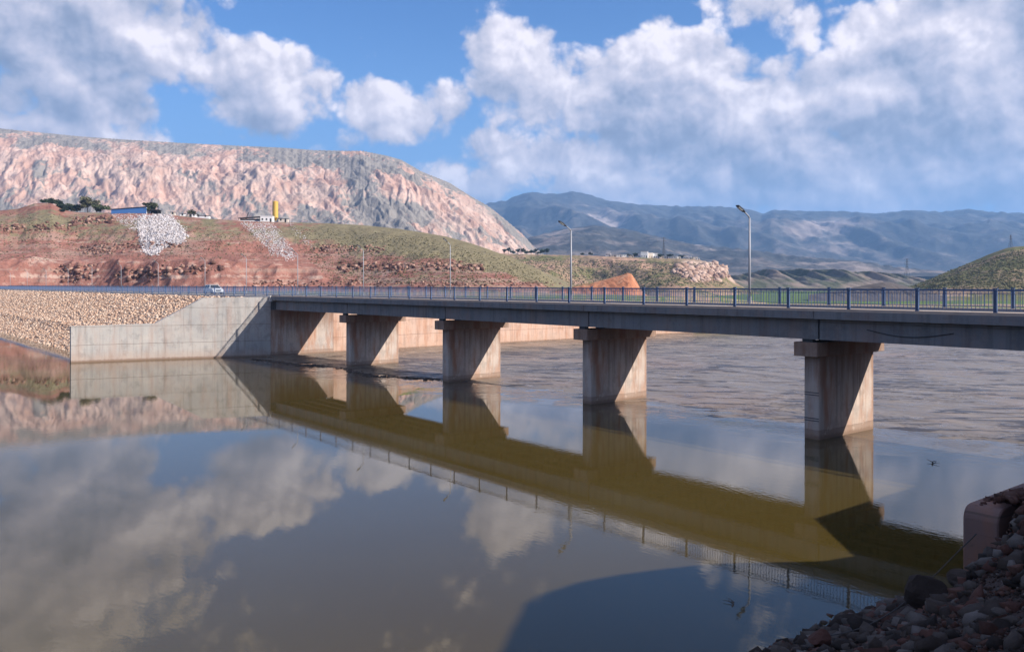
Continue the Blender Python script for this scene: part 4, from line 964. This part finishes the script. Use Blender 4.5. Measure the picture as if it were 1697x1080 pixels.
# ---- buildings
M_BLUES = flat('blue_sheet_metal', (.045, .13, .33), .5, var=.12, scale=.5); M_DARK = flat('dark_opening', (.02, .02, .022), .8); M_WHITEP = flat('white_render', (.72, .70, .69), .85, var=.08)
M_CREAM = flat('cream_render', (.58, .50, .42), .85, var=.12); M_ROOFD = flat('dark_roof', (.05, .045, .045), .7); M_STONE = flat('stone_block', (.45, .37, .31), .9, var=.2)
p = behind(red_hill, 217, 5); t = thing('shed', p, R(8), 'long low blue metal shed on the rim above the white rubble', 'shed')
m = MB(); m.prism([(-9, -1), (9.2, -1), (9.2, 3.7), (-9, 2.1)], -.12, .12, 'y'); o = m.build('front_wall', M_BLUES, t); o.location = (0, -4, 0)
m = MB(); m.prism([(-9, -1), (9.2, -1), (9.2, 3.69), (-9, 2.09)], -.12, .12, 'y'); o = m.build('rear_wall', M_BLUES, t); o.location = (0, 4, 0)
m = MB(); m.box(-9, -8.8, -3.87, 3.87, -1, 2.05); m.build('side_wall', M_BLUES, t); m = MB(); m.box(9.0, 9.19, 0, 3.87, -1, 3.6); m.box(9.0, 9.19, -3.87, -2.6, -1, 3.6); m.build('side_wall', M_WHITEP, t)
m = MB(); m.prism([(-9.6, 2.12), (9.7, 3.84), (9.7, 4.02), (-9.6, 2.30)], -4.6, 4.6, 'y'); m.build('roof', M_ROOFD, t)
p = behind(red_hill, 255, 6); t = thing('carport', p, R(8), 'dark open lean-to attached right of the blue shed', 'lean-to')
m = MB(); m.box(-2.6, 3.2, -3, 3, 2.7, 2.9); m.build('roof', M_ROOFD, t)
for x in (-2.2, 2.8):
    for y in (-2.7, 2.7): m = MB(); m.box(x - .1, x + .1, y - .1, y + .1, -1, 2.7); m.build('post', M_ROOFD, t)
m = MB(); m.box(-2.5, 3.1, 2.75, 2.9, -1, 2.7); m.build('back_wall', M_DARK, t)
def house(name, loc, w, d, h, rz, wall, roof, label, nwin=2, group=None, pitched=False, door=True):
    t = thing(name, loc, rz, label, 'house', group)
    m = MB(); m.box(-w/2, w/2, -d/2, d/2, -1.5, h); wl = m.build('wall', wall, t)
    m = MB()
    if pitched: m.prism([(-d/2 - .3, h), (d/2 + .3, h), (0, h + d * .28)], -w/2 - .3, w/2 + .3, 'x')
    else: m.box(-w/2 - .15, w/2 + .15, -d/2 - .15, d/2 + .15, h + .002, h + .25)
    m.build('roof', roof, t)
    for i in range(nwin):
        x = -w/2 + w * (i + .5) / (nwin + (1 if door else 0)); m = MB(); m.box(x - .45, x + .45, -d/2 - .03, -d/2 + .05, 1.0, 2.0); f = m.build('window', M_DARK, t)
        m = MB(); m.box(x - .55, x + .55, -d/2 - .09, -d/2 - .03, .9, 1.0); m.build('sill', M_WHITEP, f)
    if door: x = w/2 - w / (nwin + 1) / 2; m = MB(); m.box(x - .45, x + .45, -d/2 - .04, -d/2 + .05, -.2, 2.0); m.build('door', M_DARK, t)
    return t
p = behind(red_hill, 443, 3); house('house', p, 6.6, 5, 3.1, R(6), M_WHITEP, M_WHITEP, 'small white flat-roofed building in front of the yellow silo', 2)
p = behind(red_hill, 415, 5); t = thing('canopy', p, R(6), 'long low open dark canopy left of the white building', 'canopy')
m = MB(); m.prism([(-6.2, 2.0), (6, 2.9), (6, 3.1), (-6.2, 2.2)], -3, 3, 'y'); m.build('roof', M_ROOFD, t)
for x in (-5.8, -2, 2, 5.6):
    m = MB(); m.box(x - .1, x + .1, -2.8, -2.6, -1, 2.1 + (x + 6) * .07); m.build('post', M_ROOFD, t)
m = MB(); m.box(-6, 5.9, 2.6, 2.8, -1, 2.0); m.build('back_wall', M_DARK, t); m = MB(); m.box(-6, 5.9, -3.1, -2.9, -1, .8); m.build('low_wall', M_WHITEP, t)
p = behind(red_hill, 470, 4); house('hut', p, 5.0, 3.5, 2.0, R(6), M_CREAM, M_ROOFD, 'low pale hut with dark roof right of the yellow silo', 1)
# silo
M_YEL = flat('yellow_paint', (.58, .36, .06), .5, var=.12, scale=.6)
p = behind(red_hill, 456.5, 9); t = thing('silo', p, 0, 'tall yellow cylindrical cement silo on the plateau rim', 'silo')
m = MB(); m.tube([(0, 0, 3.2), (0, 0, 12.2)], 1.5, 24); m.build('tank', M_YEL, t)
m = MB(); m.tube([(0, 0, 1.6), (0, 0, 3.19)], [.35, 1.5], 24); m.build('hopper', M_YEL, t)
m = MB(); m.tube([(0, 0, 12.21), (0, 0, 12.7)], [1.5, .5], 24); m.build('top_cone', M_YEL, t)
for x, y in ((1.2, 1.2), (-1.2, 1.2), (1.2, -1.2), (-1.2, -1.2)): m = MB(); m.box(x - .12, x + .12, y - .12, y + .12, -1, 3.4); m.build('leg', M_ROOFD, t)
m = MB(); m.box(-1.75, -1.69, -.25, -.2, 1, 12.8); m.box(-1.75, -1.69, .2, .25, 1, 12.8)
for i in range(36): m.box(-1.74, -1.70, -.2, .2, 1.2 + i * .32, 1.24 + i * .32)
m.build('ladder', M_ROOFD, t)
m = MB(); m.tube([(-14.6, 0, -.5), (-13.2, 0, 2.2), (-11.8, 0, 6.0)], .22, 8); o = m.build('conveyor', M_ROOFD); o.location = behind(red_hill, 447, 8); tag(o, 'slanting dark conveyor boom left of the white building', 'conveyor')
# little houses right of the rubble
for i, (px, w_, h_, wl, lb) in enumerate([(287, 2.2, 2.0, M_CREAM, 'tiny cream hut at the upper right corner of the white rubble'), (303, 2.6, 1.9, M_WHITEP, 'tiny white hut second from the white rubble'),
        (316, 2.6, 2.2, M_STONE, 'tiny stone hut below the brownish small tree'), (322, 2.2, 1.8, M_WHITEP, 'tiny white hut next to the long low shelter')]):
    house('hut', behind(red_hill, px, 4), w_, 2.5, h_, R(10), wl, M_ROOFD, lb, 1, None, door=False)
house('hut', behind(red_hill, 336, 4), 7.5, 3, 1.5, R(4), M_WHITEP, M_ROOFD, 'long low white shelter with dark roof right of the tiny huts', 2, door=False)
# village on the plateau
vrng = random.Random(4)
vil = [(1008, 5, 2), (1016, 6, 2), (1025, 5, 2.2), (1034, 5, 2), (1046, 5, 2), (1062, 6, 4), (1068, 7, 6.2), (1075, 7, 5), (1083, 8, 5.2), (1088, 7, 3.6), (1096, 4, 2.5), (1104, 3.5, 2), (1118, 5, 2.5), (1124, 4, 2), (1137, 5, 3), (1142, 5, 3), (1151, 5, 2), (1156, 4, 2)]
vl = ['first low white house at the left end of the plateau village', 'second low white house from the left end of the village', 'third low white house from the left end of the village', 'low white house with trees on its right in the village',
      'low house just left of the village cluster', 'cream house at the left edge of the village cluster', 'tallest white house in the middle of the village cluster', 'cream middle house right of the tallest village house',
      'wide white house at the right of the village cluster', 'low white house at the right edge of the village cluster', 'small house just right of the village cluster', 'tiny house under the transmission pole', 'low cream house right of the transmission pole',
      'tiny cream house right of the pole by small trees', 'white house on the right part of the plateau', 'cream house touching the white house on the right part of the plateau', 'last but one low house near the cliff', 'last low house at the cliff end of the plateau']
for i, (px, w_, h_) in enumerate(vil):
    house('house', behind(village_hill, px, 4 + vrng.uniform(0, 5)), w_, w_ * .8, h_, vrng.uniform(-.3, .3), M_WHITEP if i % 3 != 1 else M_CREAM, M_WHITEP if i % 2 else M_STONE, vl[i], 2 if w_ > 4.5 else 1, 'houses of the plateau village')
# ---- poles and pylons
M_POLE = flat('pole_steel', (.10, .105, .12), .6, metal=.3)
def pylon(name, loc, h, w, label, arms=3):
    t = thing(name, loc, R(25), label, 'pylon')
    m = MB(); q = w / 2; r = max(.06, h * .006)
    for sx, sy in ((1, 1), (-1, 1), (-1, -1), (1, -1)): m.tube([(sx * q, sy * q, -1), (sx * q * .3, sy * q * .3, h * .6), (sx * q * .12, sy * q * .12, h)], r, 4)
    nseg = 8
    for i in range(nseg):
        z0, z1 = h * i / nseg, h * (i + 1) / nseg; f = lambda z: q * (1 - .7 * min(z / (h * .6), 1)) if z < h * .6 else q * (.3 - .18 * (z - h * .6) / (h * .4))
        a, b = f(z0), f(z1)
        for (p0, p1) in (((1, 1), (-1, 1)), ((-1, 1), (-1, -1)), ((-1, -1), (1, -1)), ((1, -1), (1, 1))):
            m.tube([(p0[0]*a, p0[1]*a, z0), (p1[0]*b, p1[1]*b, z1)], r * .6, 3); m.tube([(p1[0]*a, p1[1]*a, z0), (p0[0]*b, p0[1]*b, z1)], r * .6, 3)
    m.build('lattice_mast', M_POLE, t)
    for i in range(arms):
        z = h * (.96 - i * .13); L = w * .75
        m = MB(); m.tube([(-L, 0, z), (0, 0, z + h * .03), (L, 0, z)], r * .9, 4); m.tube([(-L, 0, z), (L, 0, z)], r * .7, 4)
        for s in (-1, 1): m.tube([(s * L, 0, z), (s * L, 0, z - h * .05)], r * .8, 4)
        m.build('cross_arm', M_POLE, t)
pylon('pylon', behind(right_hill, 1675, 1), 9.2, 2.6, 'dark lattice pylon on top of the green hill at the right')
j = badlands; p = behind(badlands, 1503, -60); pylon('pylon', p, 26, 6, 'slim lattice pylon rising from the pale ridge left of the green hill')
p = behind(village_hill, 1100, 6); pylon('pylon', p, 22, 3.5, 'slim lattice pole standing in the plateau village', 2)

# ================================================================== AIR
def haze():
    x0, x1, y0, y1 = -5600, 7700, -3100, 9200
    m = MB(); m.box(x0, x1, y0, y1, -6, 800)
    mt = bpy.data.materials.new('haze_air'); mt.use_nodes = True; k = NT(mt.node_tree); k.n.clear()
    out = k.node('ShaderNodeOutputMaterial'); v = k.node('ShaderNodeVolumePrincipled')
    v.inputs['Color'].default_value = HAZE_COL; v.inputs['Density'].default_value = HAZE_DEN; v.inputs['Anisotropy'].default_value = 0.1
    k.l.new(v.outputs[0], out.inputs['Volume'])
    o = m.build('haze', mt); tag(o, 'pale blue haze filling the valley air', 'haze', kind='stuff')
    return o
HAZE_COL = (0.30, 0.56, 1.0, 1); HAZE_DEN = 1.15e-4
haze()
